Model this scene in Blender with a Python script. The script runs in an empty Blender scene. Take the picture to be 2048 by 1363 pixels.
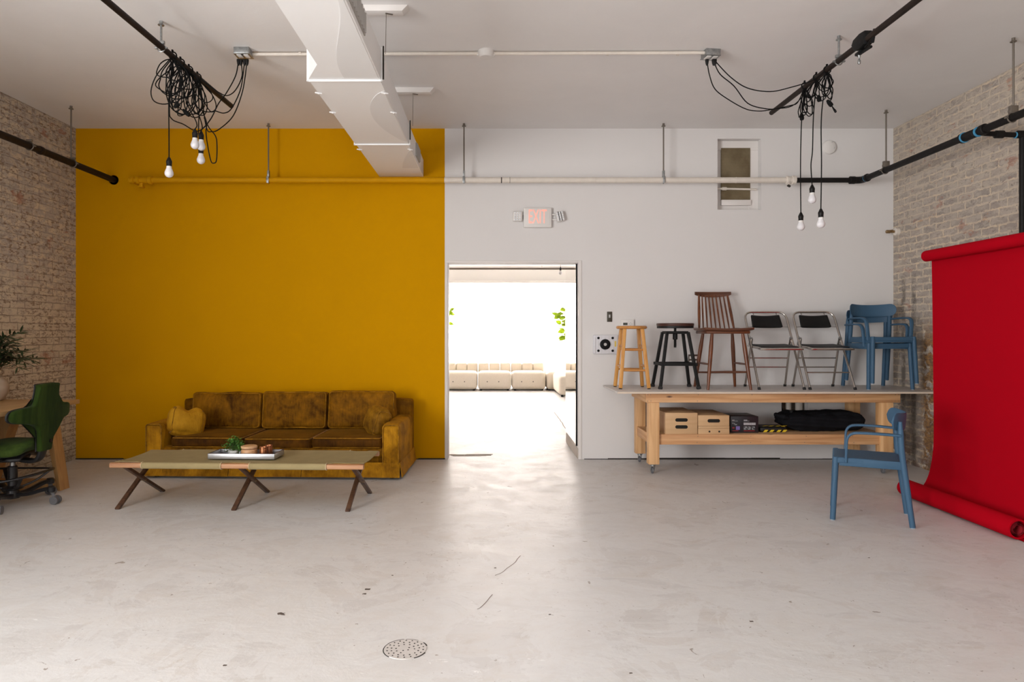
import bpy, bmesh, math, random
from mathutils import Vector, Matrix, Euler, noise

random.seed(7)
SC = bpy.context.scene
COL = SC.collection
PI = math.pi
F = 1365.33          # focal length in pixels of the 2048 wide frame
CX, CY, CH = 985.0, 665.0, 1.36   # vanishing point and camera height


def W(px, py, y):
    """point of the photograph at depth y -> world"""
    return Vector(((px - CX) * y / F, y, CH + (CY - py) * y / F))


def V(*a):
    return Vector(a)


# ------------------------------------------------------------------ materials
def new_mat(name):
    m = bpy.data.materials.new(name)
    m.use_nodes = True
    nt = m.node_tree
    b = nt.nodes.get('Principled BSDF')
    return m, nt, b


def mat(name, col, rough=0.5, metal=0.0, spec=0.5, emit=None, estr=0.0, sheen=0.0, var=0.0, vscale=6.0, bump=0.0, bscale=60.0,
        stretch=(1, 1, 1), col2=None, trans=0.0, coat=0.0, sub=0.0):
    m, nt, b = new_mat(name)
    L = nt.links.new
    b.inputs['Base Color'].default_value = (*col, 1)
    b.inputs['Roughness'].default_value = rough
    b.inputs['Metallic'].default_value = metal
    b.inputs['Specular IOR Level'].default_value = spec
    b.inputs['Sheen Weight'].default_value = sheen
    b.inputs['Transmission Weight'].default_value = trans
    b.inputs['Coat Weight'].default_value = coat
    if emit:
        b.inputs['Emission Color'].default_value = (*emit, 1)
        b.inputs['Emission Strength'].default_value = estr
    if var > 0 or col2 or bump > 0:
        tc = nt.nodes.new('ShaderNodeTexCoord')
        mp = nt.nodes.new('ShaderNodeMapping')
        mp.inputs['Scale'].default_value = stretch
        L(tc.outputs['Object'], mp.inputs['Vector'])
    if var > 0 or col2:
        n = nt.nodes.new('ShaderNodeTexNoise')
        n.inputs['Scale'].default_value = vscale
        n.inputs['Detail'].default_value = 6
        n.inputs['Roughness'].default_value = 0.62
        L(mp.outputs['Vector'], n.inputs['Vector'])
        r = nt.nodes.new('ShaderNodeValToRGB')
        c2 = col2 if col2 else tuple(c * (1 - var) for c in col)
        r.color_ramp.elements[0].position = 0.33
        r.color_ramp.elements[1].position = 0.67
        r.color_ramp.elements[0].color = (*c2, 1)
        r.color_ramp.elements[1].color = (*col, 1)
        L(n.outputs['Fac'], r.inputs['Fac'])
        L(r.outputs['Color'], b.inputs['Base Color'])
    if bump > 0:
        n2 = nt.nodes.new('ShaderNodeTexNoise')
        n2.inputs['Scale'].default_value = bscale
        n2.inputs['Detail'].default_value = 4
        L(mp.outputs['Vector'], n2.inputs['Vector'])
        bp = nt.nodes.new('ShaderNodeBump')
        bp.inputs['Strength'].default_value = bump
        bp.inputs['Distance'].default_value = 0.01
        L(n2.outputs['Fac'], bp.inputs['Height'])
        L(bp.outputs['Normal'], b.inputs['Normal'])
    return m


def wood(name, c1, c2, axis='x', rough=0.5, scale=1.0, knots=False):
    """stretched noise grain running along axis"""
    m, nt, b = new_mat(name)
    L = nt.links.new
    tc = nt.nodes.new('ShaderNodeTexCoord')
    mp = nt.nodes.new('ShaderNodeMapping')
    s = [28 * scale] * 3
    s['xyz'.index(axis)] = 1.6 * scale
    mp.inputs['Scale'].default_value = s
    L(tc.outputs['Object'], mp.inputs['Vector'])
    n = nt.nodes.new('ShaderNodeTexNoise')
    n.inputs['Scale'].default_value = 1.0
    n.inputs['Detail'].default_value = 7
    n.inputs['Distortion'].default_value = 0.8
    L(mp.outputs['Vector'], n.inputs['Vector'])
    r = nt.nodes.new('ShaderNodeValToRGB')
    r.color_ramp.elements[0].position = 0.35
    r.color_ramp.elements[1].position = 0.62
    r.color_ramp.elements[0].color = (*c2, 1)
    r.color_ramp.elements[1].color = (*c1, 1)
    L(n.outputs['Fac'], r.inputs['Fac'])
    out = r.outputs['Color']
    if knots:
        vo = nt.nodes.new('ShaderNodeTexVoronoi')
        mp2 = nt.nodes.new('ShaderNodeMapping')
        s2 = [9.0] * 3
        s2['xyz'.index(axis)] = 3.2
        mp2.inputs['Scale'].default_value = s2
        L(tc.outputs['Object'], mp2.inputs['Vector'])
        L(mp2.outputs['Vector'], vo.inputs['Vector'])
        vo.inputs['Scale'].default_value = 1.0
        rk = nt.nodes.new('ShaderNodeValToRGB')
        rk.color_ramp.elements[0].position = 0.05
        rk.color_ramp.elements[1].position = 0.13
        rk.color_ramp.elements[0].color = (0.0, 0, 0, 1)
        rk.color_ramp.elements[1].color = (1, 1, 1, 1)
        L(vo.outputs['Distance'], rk.inputs['Fac'])
        mx = nt.nodes.new('ShaderNodeMix')
        mx.data_type = 'RGBA'
        L(rk.outputs['Color'], mx.inputs['Factor'])
        mx.inputs['A'].default_value = (0.09, 0.035, 0.015, 1)
        L(out, mx.inputs['B'])
        out = mx.outputs['Result']
    L(out, b.inputs['Base Color'])
    b.inputs['Roughness'].default_value = rough
    bp = nt.nodes.new('ShaderNodeBump')
    bp.inputs['Strength'].default_value = 0.12
    bp.inputs['Distance'].default_value = 0.004
    L(n.outputs['Fac'], bp.inputs['Height'])
    L(bp.outputs['Normal'], b.inputs['Normal'])
    return m


class NT:
    """tiny node helper"""
    def __init__(s, nt):
        s.nt = nt
        s.L = nt.links.new

    def n(s, t, **kw):
        x = s.nt.nodes.new(t)
        for k, v in kw.items():
            if k in x.inputs.keys():
                if hasattr(v, 'is_output'):
                    s.L(v, x.inputs[k])
                else:
                    x.inputs[k].default_value = v
            else:
                setattr(x, k, v)
        return x

    def noise(s, vec, scale, detail=5, rough=0.6, dist=0.0):
        x = s.n('ShaderNodeTexNoise', Scale=scale, Detail=detail, Roughness=rough, Distortion=dist)
        s.L(vec, x.inputs['Vector'])
        return x.outputs['Fac']

    def ramp(s, fac, p0, p1, c0=(0, 0, 0, 1), c1=(1, 1, 1, 1)):
        x = s.nt.nodes.new('ShaderNodeValToRGB')
        e = x.color_ramp.elements
        e[0].position, e[1].position = p0, p1
        e[0].color, e[1].color = c0, c1
        s.L(fac, x.inputs['Fac'])
        return x.outputs['Color']

    def step(s, val, a, b, inv=False):
        x = s.n('ShaderNodeMapRange')
        s.L(val, x.inputs['Value'])
        x.inputs['From Min'].default_value, x.inputs['From Max'].default_value = a, b
        x.inputs['To Min'].default_value, x.inputs['To Max'].default_value = (1, 0) if inv else (0, 1)
        return x.outputs[0]

    def math(s, op, a, b=None, clamp=False):
        x = s.nt.nodes.new('ShaderNodeMath')
        x.operation = op
        x.use_clamp = clamp
        for i, v in enumerate((a, b)):
            if v is None:
                continue
            if hasattr(v, 'is_output'):
                s.L(v, x.inputs[i])
            else:
                x.inputs[i].default_value = v
        return x.outputs[0]

    def mix(s, fac, a, b, mode='MIX'):
        x = s.nt.nodes.new('ShaderNodeMix')
        x.data_type = 'RGBA'
        x.blend_type = mode
        for k, v in (('Factor', fac), ('A', a), ('B', b)):
            if hasattr(v, 'is_output'):
                s.L(v, x.inputs[k])
            elif k == 'Factor':
                x.inputs[k].default_value = v
            else:
                x.inputs[k].default_value = (*v, 1)
        return x.outputs['Result']

    def bump(s, h, strength, dist):
        x = s.n('ShaderNodeBump', Strength=strength, Distance=dist)
        s.L(h, x.inputs['Height'])
        return x.outputs['Normal']


def brick_mat(name, side):
    m, nt, b = new_mat(name)
    q = NT(nt)
    tc = q.n('ShaderNodeTexCoord')
    sp = q.n('ShaderNodeSeparateXYZ')
    q.L(tc.outputs['Object'], sp.inputs[0])
    cb = q.n('ShaderNodeCombineXYZ')
    q.L(sp.outputs['Y'], cb.inputs['X'])
    q.L(sp.outputs['Z'], cb.inputs['Y'])
    base = cb.outputs[0]

    def warp(vec, scale, amt, detail=4.0):
        nz = q.n('ShaderNodeTexNoise', Scale=scale, Detail=detail)
        q.L(vec, nz.inputs['Vector'])
        ma = q.n('ShaderNodeVectorMath', operation='MULTIPLY_ADD')
        q.L(nz.outputs['Color'], ma.inputs[0])
        ma.inputs[1].default_value = (amt, amt, 0)
        q.L(vec, ma.inputs[2])
        return ma.outputs[0]
    vec = warp(warp(base, 5.0, .034), 26.0, .034) if side == 'right' else warp(warp(base, 4.0, .022), 30.0, .014)
    br = q.n('ShaderNodeTexBrick')
    q.L(vec, br.inputs['Vector'])
    br.inputs['Scale'].default_value = 1.0
    br.inputs['Brick Width'].default_value = 0.205
    br.inputs['Row Height'].default_value = 0.070
    br.inputs['Mortar Smooth'].default_value = 0.7
    br.inputs['Bias'].default_value = 0.0
    br.offset = 0.5
    mp = q.n('ShaderNodeMapping')
    mp.inputs['Scale'].default_value = (1.0, 1.9, 1)
    q.L(base, mp.inputs['Vector'])
    an = mp.outputs[0]
    n_big = q.noise(base, 0.9, 5, .6)
    n_mid = q.noise(an, 4.0, 7, .68)
    n_patch = q.noise(an, 9.0, 8, .70, .6)
    n_fine = q.noise(an, 19.0, 8, .74, .4)
    n_spk = q.noise(base, 70.0, 6, .7)
    mul = lambda a, k: q.math('MULTIPLY', a, k)
    inv = ((1, 1, 1, 1), (0, 0, 0, 1))
    if side == 'right':
        br.inputs['Mortar Size'].default_value = 0.013
        br.inputs['Color1'].default_value = (.46, .38, .32, 1)
        br.inputs['Color2'].default_value = (.33, .28, .245, 1)
        br.inputs['Mortar'].default_value = (.72, .59, .43, 1)
        c = br.outputs['Color']
        # thin old limewash, thicker higher up where the joints are smeared over
        c = q.mix(mul(q.ramp(n_patch, .47, .54), .5), c, (.62, .54, .45))
        c = q.mix(mul(q.ramp(n_mid, .44, .58), .45), c, (.40, .345, .30))
        high = mul(q.step(sp.outputs['Z'], 2.3, 2.9), q.ramp(n_patch, .38, .55))
        c = q.mix(mul(high, .65), c, q.mix(q.ramp(n_mid, .4, .6), (.46, .40, .35), (.66, .56, .44)))
        red = mul(q.ramp(q.noise(an, 3.3, 7, .7, .4), .605, .66), .6)
        c = q.mix(red, c, (.40, .17, .11))
        orange = mul(q.ramp(q.noise(an, 4.1, 6, .65, .2), .64, .68), .5)
        c = q.mix(orange, c, (.48, .23, .09))
        drk = mul(q.ramp(n_fine, .565, .64), .7)
        c = q.mix(drk, c, (.19, .15, .13))
        # peeled stretch showing rust brown wall, and two sooty vertical streaks
        nearb = mul(q.step(sp.outputs['Z'], 1.25, 1.55, True), mul(q.step(sp.outputs['Y'], 6.80, 6.90, True), q.step(sp.outputs['Y'], 6.2, 6.4)))
        peel = mul(nearb, q.ramp(q.noise(base, 7.5, 7, .7, .5), .43, .47))
        c = q.mix(mul(peel, .9), c, q.mix(q.ramp(n_fine, .4, .6), (.10, .045, .02), (.42, .20, .045)))
        low = mul(q.step(sp.outputs['Z'], .12, .5, True), q.ramp(q.noise(an, 4.0, 6, .7), .46, .54))
        c = q.mix(mul(low, .7), c, (.17, .085, .055))
        zlim = q.step(sp.outputs['Z'], 1.85, 2.0, True)
        for y0 in (6.98, 7.16):
            d = q.math('ABSOLUTE', q.math('SUBTRACT', sp.outputs['Y'], y0))
            st = mul(q.step(d, .02, .05, True), q.ramp(q.noise(base, 9.0, 6, .7), .38, .54))
            c = q.mix(mul(mul(st, zlim), .75), c, (.12, .10, .085))
    else:
        br.inputs['Mortar Size'].default_value = 0.007
        br.inputs['Color1'].default_value = (.70, .60, .45, 1)
        br.inputs['Color2'].default_value = (.60, .51, .40, 1)
        br.inputs['Mortar'].default_value = (.30, .235, .18, 1)
        c = br.outputs['Color']
        c = q.mix(mul(q.ramp(n_mid, .44, .58), .45), c, (.78, .68, .51))
        # grey weathered coat higher up
        up = mul(q.step(sp.outputs['Z'], 1.5, 2.1), q.ramp(n_patch, .42, .54))
        c = q.mix(mul(up, .7), c, (.43, .40, .38))
        # flaked off down to dark brick, in small ragged bits
        wear = mul(q.ramp(n_fine, .52, .56), q.ramp(q.noise(an, 2.4, 5, .6), .38, .50))
        c = q.mix(mul(wear, .85), c, (.235, .155, .105))
        wear2 = mul(q.ramp(n_patch, .56, .62), .6)
        c = q.mix(wear2, c, (.37, .30, .245))
        red = mul(q.ramp(q.noise(an, 2.1, 7, .7, .4), .605, .65), .65)
        c = q.mix(red, c, (.38, .16, .10))
        low = mul(q.step(sp.outputs['Z'], .0, .22, True), q.ramp(n_mid, .4, .6))
        c = q.mix(mul(low, .6), c, (.13, .10, .085))
    c = q.mix(mul(q.ramp(n_spk, .58, .72), .3), c, (.80, .70, .56))
    q.L(c, b.inputs['Base Color'])
    b.inputs['Roughness'].default_value = .85
    h = q.math('ADD', mul(br.outputs['Fac'], -.35 if side == 'right' else -.6), q.math('ADD', mul(n_fine, .8), mul(n_patch, .9)))
    q.L(q.bump(h, .55 if side == 'left' else .7, .016), b.inputs['Normal'])
    return m


def floor_mat():
    m, nt, b = new_mat('painted_concrete')
    q = NT(nt)
    tc = q.n('ShaderNodeTexCoord')
    o = tc.outputs['Object']
    n1 = q.noise(o, .6, 7, .62, .3)
    n2 = q.noise(o, 4.5, 8, .68, .6)
    n3 = q.noise(o, 24, 6, .7)
    mp = q.n('ShaderNodeMapping')
    mp.inputs['Scale'].default_value = (1.8, 4.6, 1)
    q.L(o, mp.inputs['Vector'])
    n4 = q.noise(mp.outputs[0], 1.5, 9, .72, .6)
    mul = lambda a, k: q.math('MULTIPLY', a, k)
    c = q.mix(q.ramp(n1, .35, .65), (.575, .55, .53), (.615, .602, .595))
    c = q.mix(mul(q.ramp(n4, .51, .60), .40), c, (.56, .505, .455))
    c = q.mix(mul(q.ramp(n4, .46, .34), .3), c, (.72, .705, .69))
    c = q.mix(mul(q.ramp(n2, .54, .66), .35), c, (.53, .475, .42))
    c = q.mix(mul(q.ramp(n3, .58, .70), .22), c, (.48, .42, .365))
    n5 = q.noise(o, 1.9, 9, .74, 1.2)
    c = q.mix(mul(q.ramp(n5, .51, .62), .42), c, (.51, .45, .395))
    c = q.mix(mul(q.ramp(n5, .46, .38), .45), c, (.71, .705, .70))
    # small chips showing dark concrete, and scuffs
    chip = q.ramp(q.noise(o, 13.0, 3, .55, 1.0), .715, .725)
    c = q.mix(mul(chip, .75), c, (.24, .19, .15))
    speck = mul(q.ramp(q.noise(o, 46.0, 2, .5), .69, .72), q.ramp(q.noise(o, 1.7, 3, .5), .47, .58))
    c = q.mix(mul(speck, .6), c, (.26, .21, .17))
    white = mul(q.ramp(q.noise(mp.outputs[0], 6.0, 4, .6, 1.5), .70, .73), .7)
    c = q.mix(white, c, (.86, .85, .84))
    q.L(c, b.inputs['Base Color'])
    rg = q.math('ADD', .24, mul(n2, .36))
    q.L(rg, b.inputs['Roughness'])
    h = q.math('ADD', mul(n2, .5), q.math('ADD', mul(n1, 1.0), mul(n4, .45)))
    q.L(q.bump(h, .26, .02), b.inputs['Normal'])
    return m


def paint_mat(name, col, rough=.6, var=.05, bump=.08, spec=.22):
    m, nt, b = new_mat(name)
    q = NT(nt)
    tc = q.n('ShaderNodeTexCoord')
    o = tc.outputs['Object']
    n1 = q.noise(o, 1.1, 6, .6, .4)
    n2 = q.noise(o, 14, 6, .6)
    c = q.mix(q.ramp(n1, .3, .7), tuple(x * (1 - var) for x in col), col)
    c = q.mix(q.math('MULTIPLY', q.ramp(n2, .60, .75), .10), c, tuple(x * .9 for x in col))
    q.L(c, b.inputs['Base Color'])
    b.inputs['Roughness'].default_value = rough
    b.inputs['Specular IOR Level'].default_value = spec
    h = q.math('ADD', q.math('MULTIPLY', n1, 1.2), q.math('MULTIPLY', n2, .25))
    q.L(q.bump(h, bump, .05), b.inputs['Normal'])
    return m


def velvet_mat(name, hi, lo, seed=0.0):
    m, nt, b = new_mat(name)
    q = NT(nt)
    tc = q.n('ShaderNodeTexCoord')
    mp = q.n('ShaderNodeMapping')
    mp.inputs['Location'].default_value = (seed, seed * .7, seed * 1.3)
    q.L(tc.outputs['Object'], mp.inputs['Vector'])
    o = mp.outputs[0]
    ms = q.n('ShaderNodeMapping')
    ms.inputs['Scale'].default_value = (26, 26, 2.0)
    q.L(o, ms.inputs['Vector'])
    n1 = q.noise(o, 4.2, 6, .6, .7)
    n2 = q.noise(ms.outputs[0], 2.2, 5, .7)
    n3 = q.noise(o, 17, 4, .6, .5)
    f = q.math('ADD', q.math('MULTIPLY', n1, .56), q.math('ADD', q.math('MULTIPLY', n2, .24), q.math('MULTIPLY', n3, .20)))
    c = q.ramp(f, .37, .66, (*lo, 1), (*hi, 1))
    q.L(c, b.inputs['Base Color'])
    b.inputs['Roughness'].default_value = .62
    b.inputs['Specular IOR Level'].default_value = .08
    b.inputs['Sheen Weight'].default_value = .22
    b.inputs['Sheen Roughness'].default_value = .35
    b.inputs['Sheen Tint'].default_value = (1.0, .46, .06, 1)
    q.L(q.bump(q.math('ADD', n2, q.math('MULTIPLY', n1, .8)), .45, .012), b.inputs['Normal'])
    return m


def curtain_mat():
    m = bpy.data.materials.new('sheer_curtain')
    m.use_nodes = True
    nt = m.node_tree
    nt.nodes.clear()
    out = nt.nodes.new('ShaderNodeOutputMaterial')
    d = nt.nodes.new('ShaderNodeBsdfDiffuse')
    t = nt.nodes.new('ShaderNodeBsdfTranslucent')
    x = nt.nodes.new('ShaderNodeMixShader')
    d.inputs['Color'].default_value = (.92, .86, .82, 1)
    t.inputs['Color'].default_value = (.95, .90, .87, 1)
    x.inputs[0].default_value = .6
    nt.links.new(d.outputs[0], x.inputs[1])
    nt.links.new(t.outputs[0], x.inputs[2])
    nt.links.new(x.outputs[0], out.inputs['Surface'])
    return m


def leaf_mat(name, c1, c2, tr=.35):
    m = bpy.data.materials.new(name)
    m.use_nodes = True
    nt = m.node_tree
    b = nt.nodes['Principled BSDF']
    out = nt.nodes['Material Output']
    q = NT(nt)
    tc = q.n('ShaderNodeTexCoord')
    c = q.mix(q.ramp(q.noise(tc.outputs['Object'], 14, 2), .4, .6), c1, c2)
    q.L(c, b.inputs['Base Color'])
    b.inputs['Roughness'].default_value = .45
    t = nt.nodes.new('ShaderNodeBsdfTranslucent')
    q.L(c, t.inputs['Color'])
    x = nt.nodes.new('ShaderNodeMixShader')
    x.inputs[0].default_value = tr
    q.L(b.outputs[0], x.inputs[1])
    q.L(t.outputs[0], x.inputs[2])
    q.L(x.outputs[0], out.inputs['Surface'])
    return m


MUSTARD = (.65, .308, .0)
M = dict(
    floor=floor_mat(),
    ceiling=paint_mat('ceiling_paint', (.85, .825, .81), .6, .06, .09),
    white_wall=paint_mat('white_wall_paint', (.77, .745, .73), .5, .03, .06),
    mustard=paint_mat('mustard_wall_paint', MUSTARD, .8, .04, .05, .06),
    front_wall=paint_mat('front_wall_paint', (.16, .15, .14), .7, .05, .06),
    brick_l=brick_mat('worn_brick_left', 'left'),
    brick_r=brick_mat('whitewashed_brick_right', 'right'),
    far_white=paint_mat('far_room_paint', (.86, .83, .80), .6, .02, .03),
    trim=paint_mat('white_trim_paint', (.80, .76, .73), .45, .02, .03),
    dark_gap=mat('dark_gap', (.03, .025, .02), .9),
    duct=paint_mat('white_duct_paint', (.91, .905, .90), .38, .03, .06),
    duct_tape=paint_mat('duct_tape', (.80, .79, .78), .5, .02, .04),
    grille=mat('grille_metal', (.42, .40, .38), .5, .3),
    dark=mat('dark_opening', (.02, .02, .02), .8),
    black_pipe=mat('black_iron_pipe', (.012, .010, .0095), .55, .0, spec=.2, var=.4, vscale=20),
    brown_pipe=mat('brown_black_pipe', (.022, .014, .011), .55, .0, spec=.2, var=.4, vscale=25),
    mustard_pipe=mat('mustard_pipe_paint', (.66, .315, .001), .6, spec=.12, var=.08),
    cream_pipe=mat('cream_pipe_paint', (.78, .71, .63), .5, spec=.3, var=.08, vscale=18),
    zinc=mat('galvanized_zinc', (.42, .43, .43), .40, .85, var=.35, vscale=40),
    rod=mat('dull_steel_rod', (.22, .19, .16), .5, .7),
    blue_tape=mat('blue_thread_seal', (.05, .26, .45), .5),
    cord=mat('black_rubber_cord', (.006, .006, .006), .7, spec=.12),
    socket=mat('black_bakelite', (.007, .006, .006), .45, spec=.25),
    bulb=mat('frosted_white_bulb', (.74, .72, .74), .3),
    bulb_neck=mat('white_bulb_neck', (.78, .76, .74), .35),
    plastic_white=mat('white_plastic', (.80, .77, .74), .4),
    plastic_grey=mat('grey_plastic', (.55, .54, .53), .4),
    plastic_black=mat('black_plastic', (.006, .006, .0065), .5, spec=.2),
    exit_red=mat('lit_red_letter', (.85, .42, .36), .5, emit=(1.0, .32, .22), estr=.42),
    led=mat('clear_led_lens', (.85, .86, .88), .1),
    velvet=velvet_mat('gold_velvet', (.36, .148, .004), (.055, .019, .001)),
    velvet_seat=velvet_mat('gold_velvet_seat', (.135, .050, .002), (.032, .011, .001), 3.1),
    velvet_arm=velvet_mat('gold_velvet_arm', (.60, .275, .009), (.14, .054, .002), 6.7),  # lighter copy for arms and skirt, glow of the doorway put into the colour
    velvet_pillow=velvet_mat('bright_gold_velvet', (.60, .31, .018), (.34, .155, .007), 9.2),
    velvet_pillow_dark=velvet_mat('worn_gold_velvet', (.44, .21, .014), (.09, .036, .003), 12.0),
    piping=mat('gold_piping', (.44, .20, .010), .7, spec=.1, sheen=.1, col2=(.14, .06, .003), vscale=16.0),
    walnut=wood('walnut_leg', (.105, .048, .024), (.045, .018, .009), 'z', .4),
    canvas=mat('khaki_canvas', (.36, .285, .145), .9, spec=.1, var=.12, vscale=9, bump=.15, bscale=400),
    rail_wood=wood('pale_rail_wood', (.52, .27, .135), (.40, .18, .08), 'x', .5),
    seam=mat('cream_canvas_seam', (.55, .42, .25), .8),
    tray_metal=mat('brushed_tray_metal', (.62, .63, .66), .38, .9, var=.18, vscale=12, stretch=(1, 1, 8)),
    tray_rim=mat('dark_tray_rim', (.055, .022, .018), .45),
    tray_floor=mat('tray_mirror_floor', (.16, .14, .15), .12, .8),
    pot_white=mat('white_ceramic', (.82, .81, .79), .25),
    herb=leaf_mat('herb_leaf', (.05, .17, .025), (.14, .33, .06), .25),
    stem=mat('green_stem', (.10, .16, .04), .6),
    box_wood=wood('turned_ash', (.60, .34, .17), (.44, .22, .10), 'x', .45),
    box_lid=wood('pale_ash_lid', (.66, .42, .24), (.56, .33, .17), 'x', .45),
    groove=mat('dark_groove', (.12, .04, .02), .6),
    copper=mat('worn_copper', (.42, .165, .075), .32, .9, var=.3, vscale=14),
    desk=wood('pale_oak_desk', (.56, .36, .17), (.47, .28, .12), 'y', .45),
    desk_leg=wood('pale_oak_leg', (.52, .29, .11), (.42, .22, .08), 'z', .5),
    vase=mat('beige_stoneware', (.56, .45, .34), .7, var=.12, vscale=8, bump=.1),
    olive=leaf_mat('olive_leaf', (.030, .055, .022), (.075, .11, .05), .2),
    twig=mat('brown_twig', (.10, .06, .035), .7),
    chair_green=mat('green_wool', (.040, .072, .011), .85, spec=.1, col2=(.013, .030, .005), vscale=5.0, stretch=(1, 2.5, .3), sheen=.05, bump=.1, bscale=200),
    chair_seat=mat('green_wool_seat', (.085, .140, .022), .8, spec=.2, col2=(.014, .036, .008), vscale=6.0, stretch=(1, .6, 1), sheen=.05, bump=.1, bscale=200),
    chair_black=mat('black_chair_plastic', (.012, .012, .014), .38),
    caster_grey=mat('caster_grey', (.14, .14, .15), .45),
    bench_x=wood('pine_along', (.70, .41, .205), (.52, .26, .11), 'x', .55, .8, True),
    bench_y=wood('pine_across', (.70, .41, .205), (.52, .26, .11), 'y', .55, .8, True),
    bench_z=wood('pine_upright', (.74, .45, .22), (.57, .30, .125), 'z', .55, .8, True),
    bench_top=mat('white_melamine', (.62, .57, .53), .42, var=.06, vscale=3),
    bench_edge=mat('pale_ply_edge', (.70, .58, .46), .6),
    plywood=wood('birch_plywood', (.62, .40, .215), (.57, .355, .18), 'x', .55, .6),
    slot=mat('dark_slot', (.010, .008, .006), .9),
    carton=mat('black_carton', (.018, .016, .020), .35),
    print_white=mat('white_print', (.62, .60, .62), .5),
    print_grey=mat('grey_print', (.25, .26, .27), .5),
    print_violet=mat('violet_print', (.20, .15, .42), .5),
    print_red=mat('red_print', (.40, .03, .04), .5),
    tape_yellow=mat('yellow_stripe', (.70, .50, .02), .5),
    tape_black=mat('black_stripe', (.012, .012, .012), .5),
    fabric_black=mat('black_fabric', (.008, .008, .010), .9, spec=.15, sheen=.0),
    stool_wood=wood('honey_oak', (.70, .36, .10), (.58, .26, .06), 'z', .38),
    stool_seat=wood('honey_oak_seat', (.60, .28, .075), (.48, .20, .05), 'x', .35),
    stool_black=mat('black_stool_metal', (.010, .010, .010), .5, .0, spec=.25),
    dark_seat=wood('dark_stained_seat', (.085, .035, .025), (.05, .02, .015), 'x', .35),
    teak=wood('teak_stain', (.185, .060, .022), (.095, .028, .011), 'z', .32),
    teak_x=wood('teak_stain_flat', (.150, .052, .022), (.080, .026, .012), 'x', .32),
    chrome=mat('chrome_tube', (.60, .57, .54), .16, 1.0),
    vinyl=mat('black_vinyl', (.008, .008, .008), .5, spec=.25, bump=.08, bscale=150),
    rubber=mat('black_rubber', (.015, .014, .014), .7),
    blue=mat('slate_blue_plastic', (.045, .106, .180), .5, spec=.3, var=.06, vscale=5),
    foot_grey=mat('grey_glide', (.30, .35, .40), .6),
    red=mat('red_paper', (.40, .001, .009), .8, spec=.05),
    red_in=mat('red_paper_inner', (.30, .004, .012), .8),
    mirror=mat('mirror_glass', (.93, .94, .94), .015, 1.0),
    cream_fabric=mat('cream_boucle', (.80, .71, .60), .9, var=.05, vscale=30, bump=.2, bscale=120),
    button=mat('dark_button', (.10, .08, .07), .6),
    curtain=curtain_mat(),
    fig=leaf_mat('fig_leaf', (.20, .33, .008), (.34, .46, .012), .3),
    fig_back=leaf_mat('fig_leaf_dark', (.10, .20, .03), (.16, .28, .05), .4),
    lath=None, brass=mat('aged_brass', (.30, .20, .10), .4, .8),
    drain=mat('painted_drain', (.60, .56, .53), .5, var=.1, vscale=20),
    stone=paint_mat('rough_kerb', (.55, .48, .42), .85, .25, .5),
)


def wired_glass():
    m, nt, b = new_mat('dusty_wired_glass')
    q = NT(nt)
    tc = q.n('ShaderNodeTexCoord')
    o = tc.outputs['Object']
    mp = q.n('ShaderNodeMapping')
    mp.inputs['Scale'].default_value = (.15, 1, 1)
    q.L(o, mp.inputs['Vector'])
    w1 = q.n('ShaderNodeTexWave', wave_type='BANDS', bands_direction='Z', Scale=38.0, Distortion=1.2)
    q.L(o, w1.inputs['Vector'])
    n1 = q.noise(o, 6, 6, .6)
    c = q.mix(q.ramp(n1, .35, .65), (.115, .080, .035), (.20, .155, .085))
    c = q.mix(q.math('MULTIPLY', w1.outputs['Fac'], .35), c, (.25, .20, .12))
    q.L(c, b.inputs['Base Color'])
    b.inputs['Roughness'].default_value = .5
    q.L(q.bump(w1.outputs['Fac'], .5, .003), b.inputs['Normal'])
    return m


M['lath'] = wired_glass()


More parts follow.
